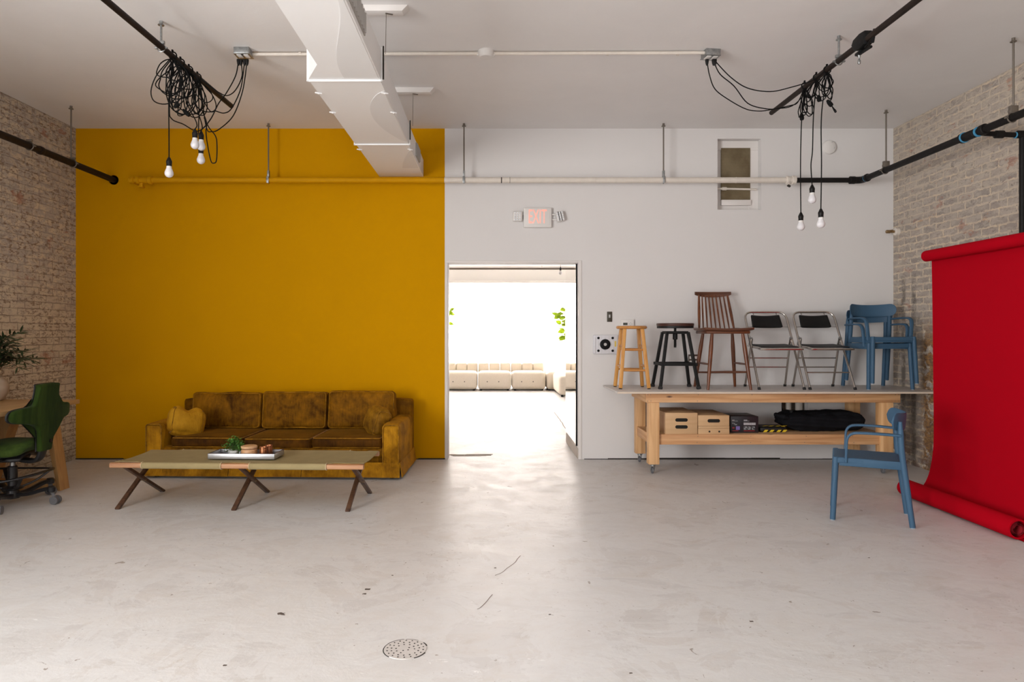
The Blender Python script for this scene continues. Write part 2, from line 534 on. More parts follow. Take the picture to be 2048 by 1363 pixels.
# ------------------------------------------------------------------ mesh builder
class MB:
    def __init__(s):
        s.v, s.f = [], []

    def add(s, verts, faces, mx=None):
        o = len(s.v)
        for p in verts:
            p = Vector(p)
            s.v.append(mx @ p if mx is not None else p)
        for f in faces:
            s.f.append([i + o for i in f])
        return s

    def from_bm(s, bm, mx=None):
        bm.verts.ensure_lookup_table()
        bm.verts.index_update()
        s.add([v.co.copy() for v in bm.verts], [[v.index for v in f.verts] for f in bm.faces], mx)
        bm.free()
        return s

    def box(s, c, size, rot=None, bev=0.0, seg=2):
        bm = bmesh.new()
        bmesh.ops.create_cube(bm, size=1.0)
        bmesh.ops.scale(bm, vec=Vector(size), verts=bm.verts)
        if bev > 0:
            bmesh.ops.bevel(bm, geom=list(bm.edges), offset=bev, segments=seg, affect='EDGES', profile=.5)
        mx = Matrix.Translation(Vector(c))
        if rot is not None:
            mx = mx @ Euler(rot).to_matrix().to_4x4()
        return s.from_bm(bm, mx)

    def b2(s, lo, hi, bev=0.0, seg=2):
        lo, hi = Vector(lo), Vector(hi)
        return s.box((lo + hi) / 2, hi - lo, None, bev, seg)

    def bar(s, p0, p1, w, d, up=(0, 0, 1), bev=0.0):
        """rectangular bar from p0 to p1: w across, d along the up-ish direction"""
        p0, p1 = Vector(p0), Vector(p1)
        z = (p1 - p0)
        ln = z.length
        z = z.normalized()
        u = Vector(up)
        x = u.cross(z)
        if x.length < 1e-5:
            x = Vector((1, 0, 0)).cross(z)
        x.normalize()
        y = z.cross(x)
        bm = bmesh.new()
        bmesh.ops.create_cube(bm, size=1.0)
        bmesh.ops.scale(bm, vec=Vector((w, d, ln)), verts=bm.verts)
        if bev > 0:
            bmesh.ops.bevel(bm, geom=list(bm.edges), offset=bev, segments=2, affect='EDGES', profile=.5)
        mx = Matrix((x, y, z)).transposed().to_4x4()
        mx.translation = (p0 + p1) / 2
        return s.from_bm(bm, mx)

    def tube(s, pts, r, n=10, closed=False, flat=None):
        """swept round (or flat=(w,h) elliptical/band) profile"""
        pts = [Vector(p) for p in pts]
        k = len(pts)
        rs = r if isinstance(r, (list, tuple)) else [r] * k
        tang = []
        for i in range(k):
            a = pts[(i - 1) % k] if (closed or i > 0) else pts[i]
            b = pts[(i + 1) % k] if (closed or i < k - 1) else pts[i]
            t = (b - a)
            tang.append(t.normalized() if t.length > 1e-9 else Vector((0, 0, 1)))
        t0 = tang[0]
        ref = Vector((0, 0, 1)) if abs(t0.z) < .9 else Vector((1, 0, 0))
        u = t0.cross(ref).normalized()
        verts, faces = [], []
        for i in range(k):
            t = tang[i]
            u = (u - t * u.dot(t))
            if u.length < 1e-6:
                u = t.orthogonal()
            u.normalize()
            w = t.cross(u)
            for j in range(n):
                a = 2 * PI * j / n
                if flat:
                    ca, sa = math.cos(a), math.sin(a)
                    e = .55
                    fx = math.copysign(abs(ca) ** e, ca) * flat[0] / 2
                    fy = math.copysign(abs(sa) ** e, sa) * flat[1] / 2
                    verts.append(pts[i] + u * fx + w * fy)
                else:
                    verts.append(pts[i] + (u * math.cos(a) + w * math.sin(a)) * rs[i])
        m = k if closed else k - 1
        for i in range(m):
            i2 = (i + 1) % k
            for j in range(n):
                j2 = (j + 1) % n
                faces.append([i * n + j, i * n + j2, i2 * n + j2, i2 * n + j])
        if not closed:
            faces.append(list(range(n))[::-1])
            faces.append([(k - 1) * n + j for j in range(n)])
        return s.add(verts, faces)

    def cyl(s, p0, p1, r0, r1=None, n=16):
        return s.tube([p0, p1], [r0, r0 if r1 is None else r1], n)

    def lathe(s, prof, c=(0, 0, 0), n=28, axis='z', cap=True):
        verts, faces = [], []
        for (r, z) in prof:
            for j in range(n):
                a = 2 * PI * j / n
                x, y = r * math.cos(a), r * math.sin(a)
                if axis == 'z':
                    verts.append((x, y, z))
                elif axis == 'y':
                    verts.append((x, z, y))
                else:
                    verts.append((z, x, y))
        k = len(prof)
        for i in range(k - 1):
            for j in range(n):
                j2 = (j + 1) % n
                f = [i * n + j, i * n + j2, (i + 1) * n + j2, (i + 1) * n + j]
                faces.append(f if axis != 'y' else f[::-1])
        if cap:
            faces.append(list(range(n))[::-1])
            faces.append([(k - 1) * n + j for j in range(n)])
        return s.add(verts, faces, Matrix.Translation(Vector(c)))

    def prism(s, poly, d0, d1, plane='xz', bev=0.0, mx=None):
        """extrude a 2d outline; plane names the outline's axes"""
        bm = bmesh.new()
        def P(a, b, d):
            return {'xz': (a, d, b), 'xy': (a, b, d), 'yz': (d, a, b)}[plane]
        v0 = [bm.verts.new(P(a, b, d0)) for a, b in poly]
        v1 = [bm.verts.new(P(a, b, d1)) for a, b in poly]
        k = len(poly)
        bm.faces.new(v0)
        bm.faces.new(v1[::-1])
        for i in range(k):
            bm.faces.new((v0[i], v1[i], v1[(i + 1) % k], v0[(i + 1) % k]))
        bmesh.ops.recalc_face_normals(bm, faces=bm.faces)
        if bev > 0:
            es = [e for e in bm.edges if e.verts[0] in v0 and e.verts[1] in v0 or e.verts[0] in v1 and e.verts[1] in v1]
            bmesh.ops.bevel(bm, geom=es, offset=bev, segments=2, affect='EDGES', profile=.5)
        return s.from_bm(bm, mx)

    def cushion(s, c, size, r=.04, bulge=(0, 0, 0), rot=None, n=14, wr=0.0, wf=7.0, seed=0, fn=None):
        """soft box: rounded edges, bulging faces, optional wrinkles"""
        h = Vector(size) / 2
        bm = bmesh.new()
        bmesh.ops.create_cube(bm, size=2.0)
        bmesh.ops.subdivide_edges(bm, edges=list(bm.edges), cuts=n, use_grid_fill=True)
        for v in bm.verts:
            u = v.co.copy()
            p = Vector((u.x * h.x, u.y * h.y, u.z * h.z))
            inner = Vector([max(-(h[i] - r), min(h[i] - r, p[i])) for i in range(3)])
            d = p - inner
            if d.length > 1e-7:
                p = inner + d.normalized() * min(r, d.length if d.length < r else r)
            for i in range(3):
                a, b_ = [j for j in range(3) if j != i]
                if abs(u[i]) > .5:
                    p[i] += math.copysign(bulge[i] * (1 - u[a] ** 2) * (1 - u[b_] ** 2), u[i]) * abs(u[i])
            if wr:
                q = Vector((p.x * wf + seed, p.y * wf + seed * 2.1, p.z * wf - seed))
                dsp = noise.noise(q) * wr + noise.noise(q * 2.3) * wr * .4
                p += (p.normalized() if p.length > 1e-6 else Vector((0, 0, 1))) * dsp
            if fn:
                p = fn(p, u)
            v.co = p
        mx = Matrix.Translation(Vector(c))
        if rot is not None:
            mx = mx @ Euler(rot).to_matrix().to_4x4()
        return s.from_bm(bm, mx)

    def build(s, name, m, parent=None, smooth=True, angle=38):
        me = bpy.data.meshes.new(name)
        me.from_pydata([tuple(v) for v in s.v], [], s.f)
        me.update()
        ms = m if isinstance(m, (list, tuple)) else [m]
        for x in ms:
            me.materials.append(M[x] if isinstance(x, str) else x)
        bm = bmesh.new()
        bm.from_mesh(me)
        bmesh.ops.recalc_face_normals(bm, faces=bm.faces)
        bm.to_mesh(me)
        bm.free()
        if smooth:
            for p in me.polygons:
                p.use_smooth = True
            me.set_sharp_from_angle(angle=math.radians(angle))
        o = bpy.data.objects.new(name, me)
        COL.objects.link(o)
        if parent is not None:
            o.parent = parent
        return o


def fillet(pts, r, n=6, closed=False):
    """round the corners of a polyline"""
    pts = [Vector(p) for p in pts]
    out = []
    k = len(pts)
    for i in range(k):
        if not closed and i in (0, k - 1):
            out.append(pts[i])
            continue
        p, a, b = pts[i], pts[(i - 1) % k], pts[(i + 1) % k]
        da, db = (a - p), (b - p)
        rr = min(r, da.length * .48, db.length * .48)
        s0, s1 = p + da.normalized() * rr, p + db.normalized() * rr
        for j in range(n + 1):
            t = j / n
            out.append(s0 * (1 - t) ** 2 + p * 2 * t * (1 - t) + s1 * t * t)
    return out


def spline(pts, n=8):
    """catmull-rom"""
    pts = [Vector(p) for p in pts]
    P = [pts[0] * 2 - pts[1]] + pts + [pts[-1] * 2 - pts[-2]]
    out = []
    for i in range(1, len(P) - 2):
        p0, p1, p2, p3 = P[i - 1], P[i], P[i + 1], P[i + 2]
        for j in range(n):
            t = j / n
            out.append(.5 * ((2 * p1) + (p2 - p0) * t + (2 * p0 - 5 * p1 + 4 * p2 - p3) * t * t + (3 * p1 - p0 - 3 * p2 + p3) * t ** 3))
    out.append(pts[-1])
    return out


def tag(o, label, cat, group=None, kind=None):
    o['label'] = label
    o['category'] = cat
    if group:
        o['group'] = group
    if kind:
        o['kind'] = kind
    return o


def thing(name, label, cat, loc=(0, 0, 0), rz=0.0, group=None):
    o = bpy.data.objects.new(name, None)
    o.empty_display_size = .1
    COL.objects.link(o)
    o.location = loc
    o.rotation_euler = (0, 0, rz)
    return tag(o, label, cat, group)


def struct(o, label=None, cat=None):
    o['kind'] = 'structure'
    if label:
        o['label'] = label
    if cat:
        o['category'] = cat
    return o


def copy_tree(o, parent=None):
    c = o.copy()
    COL.objects.link(c)
    if parent is not None:
        c.parent = parent
    for ch in list(o.children):
        copy_tree(ch, c)
    return c


def text_mesh(name, body, size, m, parent, loc, rot=(PI / 2, 0, 0), sx=1.0, ext=.002, align='CENTER'):
    cu = bpy.data.curves.new(name, 'FONT')
    cu.body = body
    cu.size = size
    cu.extrude = ext
    cu.align_x = align
    cu.align_y = 'CENTER'
    tmp = bpy.data.objects.new(name + '_tmp', cu)
    COL.objects.link(tmp)
    dg = bpy.context.evaluated_depsgraph_get()
    me = bpy.data.meshes.new_from_object(tmp.evaluated_get(dg))
    bpy.data.objects.remove(tmp)
    me.materials.clear()
    me.materials.append(M[m])
    o = bpy.data.objects.new(name, me)
    COL.objects.link(o)
    o.parent = parent
    o.location = loc
    o.rotation_euler = rot
    o.scale = (sx, 1, 1)
    return o
# ================================================================== SETTING
XL, XR, YB, ZC = -4.48, 4.31, 7.34, 3.554
YF = -3.6                   # street front, behind the camera
YW = 7.54                   # far face of the dividing wall
YFAR = 17.6
DX0, DX1, DZ = -.479, .925, 2.11     # doorway


def wall_cells(axis, a0, a1, d0, d1, z0, z1, holes, cuts=()):
    """boxes filling a wall around its rectangular holes (a lo, a hi, z lo, z hi)"""
    A = sorted({a0, a1, *cuts, *[h[0] for h in holes], *[h[1] for h in holes]})
    Z = sorted({z0, z1, *[h[2] for h in holes], *[h[3] for h in holes]})
    out = []
    for i in range(len(A) - 1):
        for j in range(len(Z) - 1):
            am, zm = (A[i] + A[i + 1]) / 2, (Z[j] + Z[j + 1]) / 2
            if any(h[0] < am < h[1] and h[2] < zm < h[3] for h in holes):
                continue
            lo = (A[i], d0, Z[j]) if axis == 'x' else (d0, A[i], Z[j])
            hi = (A[i + 1], d1, Z[j + 1]) if axis == 'x' else (d1, A[i + 1], Z[j + 1])
            out.append((lo, hi))
    return out


b = MB()
b.b2((-5.2, YF - .3, -.2), (5.2, YFAR + .4, 0))
struct(b.build('floor', 'floor', smooth=False))
b = MB()
b.b2((-5.2, YF - .3, ZC), (5.2, YFAR + .4, ZC + .2))
struct(b.build('ceiling', 'ceiling', smooth=False))

# side walls: bare brick; the left one has the shop's long side window behind the camera
LWIN = (-2.7, 1.3, .35, 2.75)
b = MB()
for lo, hi in wall_cells('y', YF, YW, XL - .22, XL, 0, ZC, [LWIN]):
    b.b2(lo, hi)
struct(b.build('wall_left', 'brick_l', smooth=False))
b = MB()
b.b2((XR, YF, 0), (XR + .22, YW, ZC))
struct(b.build('wall_right', 'brick_r', smooth=False))
# unseen front wall, its one window set to the right as fill
FW = [(-.4, 3.7, .75, 3.1)]
b = MB()
for lo, hi in wall_cells('x', XL - .2, XR + .2, YF - .2, YF, 0, ZC, FW):
    b.b2(lo, hi)
struct(b.build('wall_front', 'front_wall', smooth=False))
for k, (a0, a1, z0, z1) in enumerate(FW):
    f = MB()
    for x in (a0 + .03, a0 + (a1 - a0) / 3, a0 + (a1 - a0) * 2 / 3, a1 - .03):
        f.b2((x - .03, YF - .12, z0), (x + .03, YF - .06, z1))
    for z in (z0 + .03, z1 - .03):
        f.b2((a0 + .001, YF - .118, z - .028), (a1 - .001, YF - .062, z + .028))
    struct(f.build('window_%d' % (k + 2), 'trim', smooth=False))
f = MB()
for y in (LWIN[0] + .03, -1.38, -.02, LWIN[1] - .03):
    f.b2((XL - .16, y - .03, LWIN[2]), (XL - .10, y + .03, LWIN[3]))
for z in (LWIN[2] + .03, LWIN[3] - .03):
    f.b2((XL - .158, LWIN[0] + .001, z - .028), (XL - .102, LWIN[1] - .001, z + .028))
struct(f.build('window_4', 'trim', smooth=False))

# back wall: mustard to the left of x=-.516, white to the right; doorway, high niche, pipe recess
NX0, NX1, NZ0, NZ1 = 2.42, 2.888, 2.683, 3.444
RX0, RX1, RZ0, RZ1 = 3.108, 3.40, .376, .76
XM = -.513
holes = [(DX0, DX1, -.01, DZ), (NX0, NX1, NZ0, NZ1), (RX0, RX1, RZ0, RZ1)]
b, bm_ = MB(), MB()
for lo, hi in wall_cells('x', XL - .2, XR + .2, YB, YW, 0, ZC, holes, (XM,)):
    (bm_ if hi[0] <= XM + 1e-4 else b).b2(lo, hi)
wb = struct(b.build('wall_back', 'white_wall', smooth=False))
struct(bm_.build('wall_back_mustard', 'mustard', smooth=False), 'mustard yellow painted stretch of the back wall', 'wall')

# dark strips standing in for the black gap at the back wall's foot
b = MB()
rr = random.Random(3)
for x0, x1 in ((XL, DX0 - .03), (DX1 + .06, XR)):
    x = x0
    while x < x1:
        w = rr.uniform(.15, .5)
        b.b2((x, YB - .006, 0), (min(x + w, x1), YB + .004, rr.uniform(.006, .018)))
        x += w
struct(b.build('gap_strip_back', 'dark_gap', smooth=False))
# doorway casing: thin corner beads and jamb faces
b = MB()
b.b2((DX1, YB - .008, 0), (DX1 + .034, YB + .02, DZ + .028), .004)
b.b2((DX0 - .034, YB - .006, 0), (DX0, YB + .02, DZ), .004)
b.b2((DX0 - .02, YB - .0085, DZ), (DX1 + .0005, YB + .02, DZ + .0275), .004)
b.b2((DX0 - .004, YB + .02, 0), (DX0 + .002, YW, DZ))
struct(b.build('door_1', 'trim', angle=30))
b = MB()
for k in range(14):
    x = DX0 + rr.uniform(0, .45)
    b.cushion((x, YW + .03 + rr.uniform(-.03, .06), .0), (rr.uniform(.06, .2), rr.uniform(.015, .04), .008), .003, n=3)
tag(b.build('rubble', mat('threshold_rubble', (.42, .36, .31), .9), angle=60), 'thin line of grey rubble crumbs along the doorway threshold', 'rubble', kind='stuff')

# high niche window: recessed board, dusty wired glass, sill, little pipe
b = MB()
b.b2((NX0, YB + .09, NZ0), (NX1, YB + .12, NZ1))
b.b2((NX1 - .10, YB + .080, NZ0), (NX1, YB + .0895, NZ1 - .1005), .003)
b.b2((NX0, YB + .080, NZ1 - .10), (NX1, YB + .0895, NZ1), .003)
w1 = struct(b.build('window_1', 'trim', smooth=False))
px0, px1 = W(1442, 0, YB + .08).x, W(1500, 0, YB + .08).x
gz0, gz1 = W(0, 400, YB + .08).z, W(0, 296, YB + .08).z
g = MB()
g.b2((px0, YB + .074, gz0), (px1, YB + .0905, gz1))
g.build('pane', 'lath', w1, smooth=False)['label'] = 'dusty brown wired glass'
g = MB()
g.b2((px0 - .002, YB + .055, gz0 - .06), (px1 + .003, YB + .09, gz0), .004)
g.build('sill', 'trim', w1)
g = MB()
zz = W(0, 378, YB + .06).z
g.cyl((NX0, YB + .055, zz + .005), (NX1 - .03, YB + .055, zz - .004), .011, n=12)
g.cyl((px0 + .005, YB + .055, zz + .004), (px0 + .05, YB + .055, zz + .003), .018, n=12)
g.build('thin_pipe', 'cream_pipe', w1)

# pipe recess behind the bench
b = MB()
b.b2((RX0, YB + .17, RZ0), (RX1, YB + .19, RZ1))
struct(b.build('trim_2', 'brick_r', smooth=False))
t = thing('recess_pipes', 'pair of white vertical pipes and a black one in the wall recess behind the bench', 'pipes', (3.26, YB + .09, RZ0))
for dx, r, z1, mm in ((-.04, .030, .38, 'cream_pipe'), (.075, .038, .38, 'cream_pipe')):
    p = MB()
    p.cyl((dx, 0, .0), (dx, 0, z1), r, n=18)
    p.lathe([(r + .009, .08), (r + .011, .09), (r + .011, .12), (r + .009, .13)], (dx, 0, 0), 18)
    p.build('pipe', mm, t)
p = MB()
p.cyl((-.125, .0, 0), (-.125, .0, .38), .018)
p.lathe([(.025, .1), (.028, .11), (.028, .15), (.025, .16)], (-.125, 0, 0), 16)
p.build('pipe', 'black_pipe', t)['label'] = 'thin black pipe'

# ---- far room
b = MB()
for lo, hi in wall_cells('x', -5.2, 5.2, YFAR, YFAR + .2, 0, ZC, [(-3.4, 3.4, .45, 2.58)]):
    b.b2(lo, hi)
struct(b.build('wall_far', 'far_white', smooth=False))
b = MB()
for x in (-3.35, -1.23, 1.86, 3.35):
    b.b2((x - .05, YFAR + .02, .45), (x + .05, YFAR + .12, 2.58))
for z in (.48, 2.55):
    b.b2((-3.399, YFAR + .024, z - .03), (3.399, YFAR + .116, z + .03))
struct(b.build('window_5', 'trim', smooth=False))
SW = (10.2, 15.8, .8, 3.0)  # unseen side openings, added for the far room's fill lamps
b = MB()
for lo, hi in wall_cells('y', YW, YFAR, -5.2, -5.0, 0, ZC, [SW]):
    b.b2(lo, hi)
struct(b.build('wall_far_left', 'far_white', smooth=False))
b = MB()
for lo, hi in wall_cells('y', YW, YFAR, 5.0, 5.2, 0, ZC, [SW]):
    b.b2(lo, hi)
struct(b.build('wall_far_right', 'far_white', smooth=False))
# partition stub that carries the mirror, with a rough kerb at its foot
b = MB()
b.b2((DX1, YW, .10), (1.06, 8.52, ZC))
struct(b.build('wall_partition', 'far_white', smooth=False))
b = MB()
b.cushion(((DX1 + 1.06) / 2 - .005, (YB + .02 + 8.54) / 2, .055), (.145, 8.54 - YB - .02, .12), .012, wr=.006, wf=14, n=12)
struct(b.build('trim_1', 'stone', angle=60))
# soffit above the far curtains
b = MB()
b.b2((-5.0, 16.9, 2.60), (5.0, 17.15, 3.02), .006)
b.b2((-5.0, 16.82, 2.585), (5.0, 17.2, 2.64), .01)
struct(b.build('trim_3', 'far_white', angle=30))

# sheer curtains across the far window
def curtain(x0, x1, label, nf, amp, seed):
    rr = random.Random(seed)
    n = int((x1 - x0) / .02)
    zs = [.12, .8, 1.6, 2.3, 2.585]
    vs, fs = [], []
    for j, z in enumerate(zs):
        for i in range(n + 1):
            u = i / n
            k = 1 - .25 * j / 4
            y = 17.30 + amp * k * math.sin(u * nf * 2 * PI + .6 * math.sin(u * 9 + seed)) + .012 * math.sin(u * nf * 5.1 + seed)
            vs.append((x0 + (x1 - x0) * u, y, z))
    for j in range(len(zs) - 1):
        for i in range(n):
            a = j * (n + 1) + i
            fs.append([a, a + 1, a + n + 2, a + n + 1])
    c = MB().add(vs, fs)
    o = c.build('sheer_curtain', 'curtain', angle=180)
    return tag(o, label, 'curtain', 'sheer curtains of the far room')


curtain(-3.4, -1.16, 'gathered white sheer curtain at the left edge of the far window', 34, .03, 1)
curtain(-1.14, 1.80, 'wide flat white sheer curtain across the middle of the bright far window', 13, .028, 2)
curtain(1.84, 3.4, 'white sheer curtain at the right edge of the far window, behind the right fig plant', 14, .03, 5)

# ================================================================== PIPES AND DUCT
def hanger(parent, x, y, ztop, zpipe, r, mm='zinc', name='hanger'):
    h = MB()
    h.cyl((x, y, zpipe + r + .012), (x, y, ztop), .0075, n=10)
    h.lathe([(.0, 0), (.022, 0), (.022, .004), (.012, .012), (.012, .03), (0.0, .03)], (x, y, ztop - .03), 12, cap=False)
    o = h.build(name, mm, parent)
    return o


def ring_clamp(parent, x, y, z, r, axis, mm='zinc'):
    c = MB()
    pts = []
    for i in range(20):
        a = 2 * PI * i / 20
        if axis == 'y':
            pts.append((x + (r + .004) * math.cos(a), y, z + (r + .004) * math.sin(a)))
        else:
            pts.append((x, y + (r + .004) * math.cos(a), z + (r + .004) * math.sin(a)))
    c.tube(pts, .005, 8, True, flat=(.022, .006) if False else None)
    if axis == 'y':
        c.box((x, y, z + r + .016), (.05, .022, .022), bev=.003)
        c.box((x + r + .012, y, z), (.022, .02, .012), bev=.002)
        c.box((x - r - .012, y, z), (.022, .02, .012), bev=.002)
    else:
        c.box((x, y, z + r + .035), (.022, .035, .07), bev=.003)
        c.box((x, y - r - .004, z), (.026, .006, .07), bev=.002)
    return c.build('clamp', mm, parent)


# two black rails under the ceiling that carry the pendant cords
RLX, RRX, RZ = -2.335, 2.55, 3.365
t = thing('ceiling_rail', 'black iron rail under the ceiling left of the duct, cords tied to it', 'pipe rail', (RLX, 4.0, RZ), 0, 'black rails hung under the ceiling')
p = MB(); p.cyl((-.03, -2.6, 0), (.025, 2.04, 0), .021, n=20); p.build('rail', 'brown_pipe', t)
for y in (4.81 - 4, 2.2 - 4):
    hanger(t, 0, y, ZC - RZ, 0, .022)
    ring_clamp(t, 0, y, 0, .022, 'y')
t = thing('ceiling_rail', 'black iron rail under the ceiling on the right, carrying the clamp and three bulbs', 'pipe rail', (RRX, 4.0, RZ), 0, 'black rails hung under the ceiling')
p = MB(); p.cyl((.03, -2.6, 0), (-.005, 2.23, 0), .021, n=20); p.build('rail', 'brown_pipe', t)
for y in (5.05 - 4, 2.4 - 4):
    hanger(t, .012, y, ZC - RZ, 0, .022)
    ring_clamp(t, .012, y, 0, .022, 'y')

# lamp clamp on the right rail
t = thing('rail_clamp', 'black grip clamp with steel spigot on the right ceiling rail', 'clamp', (RRX + .012, 4.74, RZ))
p = MB()
p.prism([(-.10, .02), (-.085, .055), (-.02, .062), (.06, .05), (.085, .02), (.05, -.03), (-.02, -.045), (-.08, -.035)], -.03, .03, 'yz', .008)
p.build('jaw', 'plastic_black', t)
p = MB()
p.cyl((.0, -.05, -.045), (.0, -.13, -.02), .009, n=12)
p.box((.0, -.15, -.01), (.02, .02, .09), (.35, 0, 0), .006)
p.cyl((.0, .05, -.06), (.0, -.12, -.07), .010, n=12)
p.box((.0, .02, -.055), (.035, .08, .02), None, .005)
p.build('handle', 'plastic_black', t)
p = MB()
p.lathe([(.007, -.13), (.010, -.126), (.010, -.105), (.006, -.10), (.006, -.085), (.010, -.08), (.010, -.05)], (0, .03, 0), 14)
p.build('spigot', 'zinc', t)

# side pipe along the left wall
t = thing('wall_pipe', 'black pipe running back along the left brick wall into the mustard wall', 'pipe', (-4.07, 5.0, 3.0))
p = MB(); p.cyl((0, -4.5, 0), (0, YB - 5.0, 0), .031, n=20)
p.lathe([(.036, 0), (.038, .006), (.038, .04), (.036, .046)], (0, 1.12, 0), 20, 'y')
p.lathe([(.05, YB - 5.0 - .008), (.05, YB - 5.0), (.0, YB - 5)], (0, 0, 0), 20, 'y', False)
p.build('pipe', 'brown_pipe', t)
hanger(t, -.01, 6.61 - 5, ZC - 3, 0, .032, 'rod'); ring_clamp(t, 0, 1.62, 0, .032, 'y', 'rod')
ring_clamp(t, 0, 1.0, 0, .032, 'y', 'rod')

# long pipe along the back wall: mustard on the mustard wall, cream on the white wall, then black into the right wall run
PY, PZ = 7.165, 2.96
def WX(px): return W(px, 0, PY).x
t = thing('sprinkler_pipe', 'long pipe along the back wall, painted mustard, then cream, hung from four rods', 'pipe', (0, PY, PZ))
p = MB()
xa, xb, xc = WX(275), WX(889), WX(1590)
p.cyl((xa, 0, 0), (xb, 0, 0), .030, n=22)
for xx, w, r in ((WX(264), .05, .036), (WX(277), .035, .045), (WX(301), .045, .043)):
    p.lathe([(r - .008, -w / 2), (r, -w / 2 + .006), (r, w / 2 - .006), (r - .008, w / 2)], (xx, 0, 0), 20, 'x')
p.cyl((xa, 0, 0), (WX(262), 0, 0), .026, n=20)
p.cyl((WX(283), 0, -.03), (WX(283), 0, -.075), .022, n=14)
p.box((WX(283), 0, -.07), (.05, .05, .02), None, .005)
p.cyl((WX(264), 0, 0), (WX(264), YB - PY, 0), .028, n=16)
p.build('pipe', 'mustard_pipe', t)['label'] = 'mustard painted length'
p = MB()
p.cyl((xb, 0, 0), (xc - .06, 0, 0), .030, n=22)
for xx, w, r in ((WX(1575), .035, .043), (WX(1587), .045, .046), (WX(1581), .09, .038)):
    p.lathe([(r - .008, -w / 2), (r, -w / 2 + .006), (r, w / 2 - .006), (r - .008, w / 2)], (xx, 0, 0), 20, 'x')
for xx in (WX(1021), WX(1190), WX(1472)):
    p.lathe([(.0305, -.004), (.0325, 0), (.0305, .004)], (xx, 0, 0), 20, 'x')
p.cyl((WX(1577), 0, -.03), (WX(1577), 0, -.06), .016, n=12)
p.build('pipe', 'cream_pipe', t)['label'] = 'cream painted length'
for xx, w in ((WX(1003), .010), (WX(1020), .006)):
    p = MB()
    p.lathe([(.0303, -w / 2), (.0308, 0), (.0303, w / 2)], (xx, 0, 0), 20, 'x', False)
    p.build('bare_spot', 'dark_gap', t)
p = MB()
p.box((WX(1577), -.01, -.062), (.035, .03, .02), (0, .5, 0), .006)
p.build('drain_plug', 'dark_gap', t)
for px in (537, 928, 1327):
    x = W(px, 0, PY).x
    hanger(t, x, 0, ZC - PZ, 0, .030, 'rod'); ring_clamp(t, x, 0, 0, .030, 'x')

t = thing('sprinkler_pipe', 'black pipe turning the corner along the right brick wall, blue sealed joints', 'pipe', (0, PY, PZ))
xe = 3.87
p = MB()
p.cyl((xc - .02, 0, 0), (xe - .05, 0, 0), .026, n=22)
p.tube(fillet([(xe - .1, 0, 0), (xe, 0, 0), (xe, -.1, 0)], .06, 8), .036, 20)
p.cyl((xe, -.05, 0), (xe, -5.4, 0), .029, n=22)
for y, w, r in ((-.115, .03, .040), (5.55 - PY, .17, .036), (5.38 - PY, .05, .042), (5.62 - PY, .03, .041)):
    p.lathe([(r - .006, -w / 2), (r, -w / 2 + .005), (r, w / 2 - .005), (r - .006, w / 2)], (xe, y, 0), 20, 'y')
p.lathe([(.034, -.03), (.040, -.025), (.040, .025), (.034, .03)], (xe - .095, 0, 0), 20, 'x')
yb = 5.47 - PY
p.cyl((xe, yb, 0), (4.245, yb, -.02), .020, n=16)
for xx in (4.06, 4.235):
    p.lathe([(.022, -.035), (.031, -.03), (.031, .03), (.022, .035)], (xx, yb, -.012), 16, 'x')
p.cyl((4.245, yb, .01), (4.245, yb, -1.75), .022, n=16)
p.lathe([(.026, -.9), (.03, -.895), (.03, -.86), (.026, -.855)], (4.245, yb, .0), 16)
p.build('pipe', 'black_pipe', t)
for y, r in ((-.10, .0385), (5.60 - PY, .0430), (5.44 - PY, .0405)):
    p = MB()
    p.lathe([(r - .004, -.007), (r, -.004), (r, .004), (r - .004, .007)], (xe, y, 0), 20, 'y')
    p.build('thread_seal', 'blue_tape', t)
p = MB()
p.lathe([(.022, -.006), (.026, 0), (.022, .006)], (4.19, yb, -.018), 16, 'x')
p.build('thread_seal', 'blue_tape', t)
for y in (6.73 - PY, 5.085 - PY):
    hanger(t, xe + .01, y, ZC - PZ, .04, .030, 'rod')
    ring_clamp(t, xe, y, 0, .030, 'y', 'rod')
    p = MB(); p.box((xe + .01, y, .06), (.06, .03, .06), None, .004); p.build('bracket', 'rod', t)

# small brass spigot poking out of the right wall corner
t = thing('wall_spigot', 'small capped brass stub sticking out of the corner beside the right brick wall', 'spigot', (4.28, 7.25, W(0, 463, 7.25).z))
p = MB()
p.lathe([(.014, -.10), (.018, -.095), (.018, -.06), (.013, -.055), (.013, .03)], (0, 0, 0), 14, 'x')
p.cyl((-.05, -.03, .01), (-.05, .02, .012), .008, n=10)
p.build('spout', 'brass', t)
p = MB(); p.lathe([(.02, -.012), (.04, -.006), (.04, .03), (.02, .03)], (0, 0, 0), 16, 'x'); p.build('flange', 'cream_pipe', t)

# ---- the white duct
t = thing('air_duct', 'white painted sheet metal air duct hung under the ceiling, running to the mustard wall', 'duct', (-.98, 5.4, 3.04))
def loft(ys, hw):
    """sheet metal box; ys = [(y, x0, x1, z0, z1)]"""
    m = MB()
    vs, fs = [], []
    for (y, x0, x1, z0, z1) in ys:
        vs += [(x0, y, z0), (x1, y, z0), (x1, y, z1), (x0, y, z1)]
    for i in range(len(ys) - 1):
        for j in range(4):
            fs.append([i * 4 + j, i * 4 + (j + 1) % 4, i * 4 + 4 + (j + 1) % 4, i * 4 + 4 + j])
    fs.append([0, 1, 2, 3]); k = 4 * (len(ys) - 1)
    fs.append([k + 3, k + 2, k + 1, k])
    m.add(vs, fs)
    return m
R0 = -.742 + .98
L1, L2 = -1.10 + .98, -1.222 + .98
loft([(-4.2, L1, R0, 0, .2), (4.28 - 5.4, L1, R0, 0, .2)], 0).build('duct_section', 'duct', t, smooth=False)
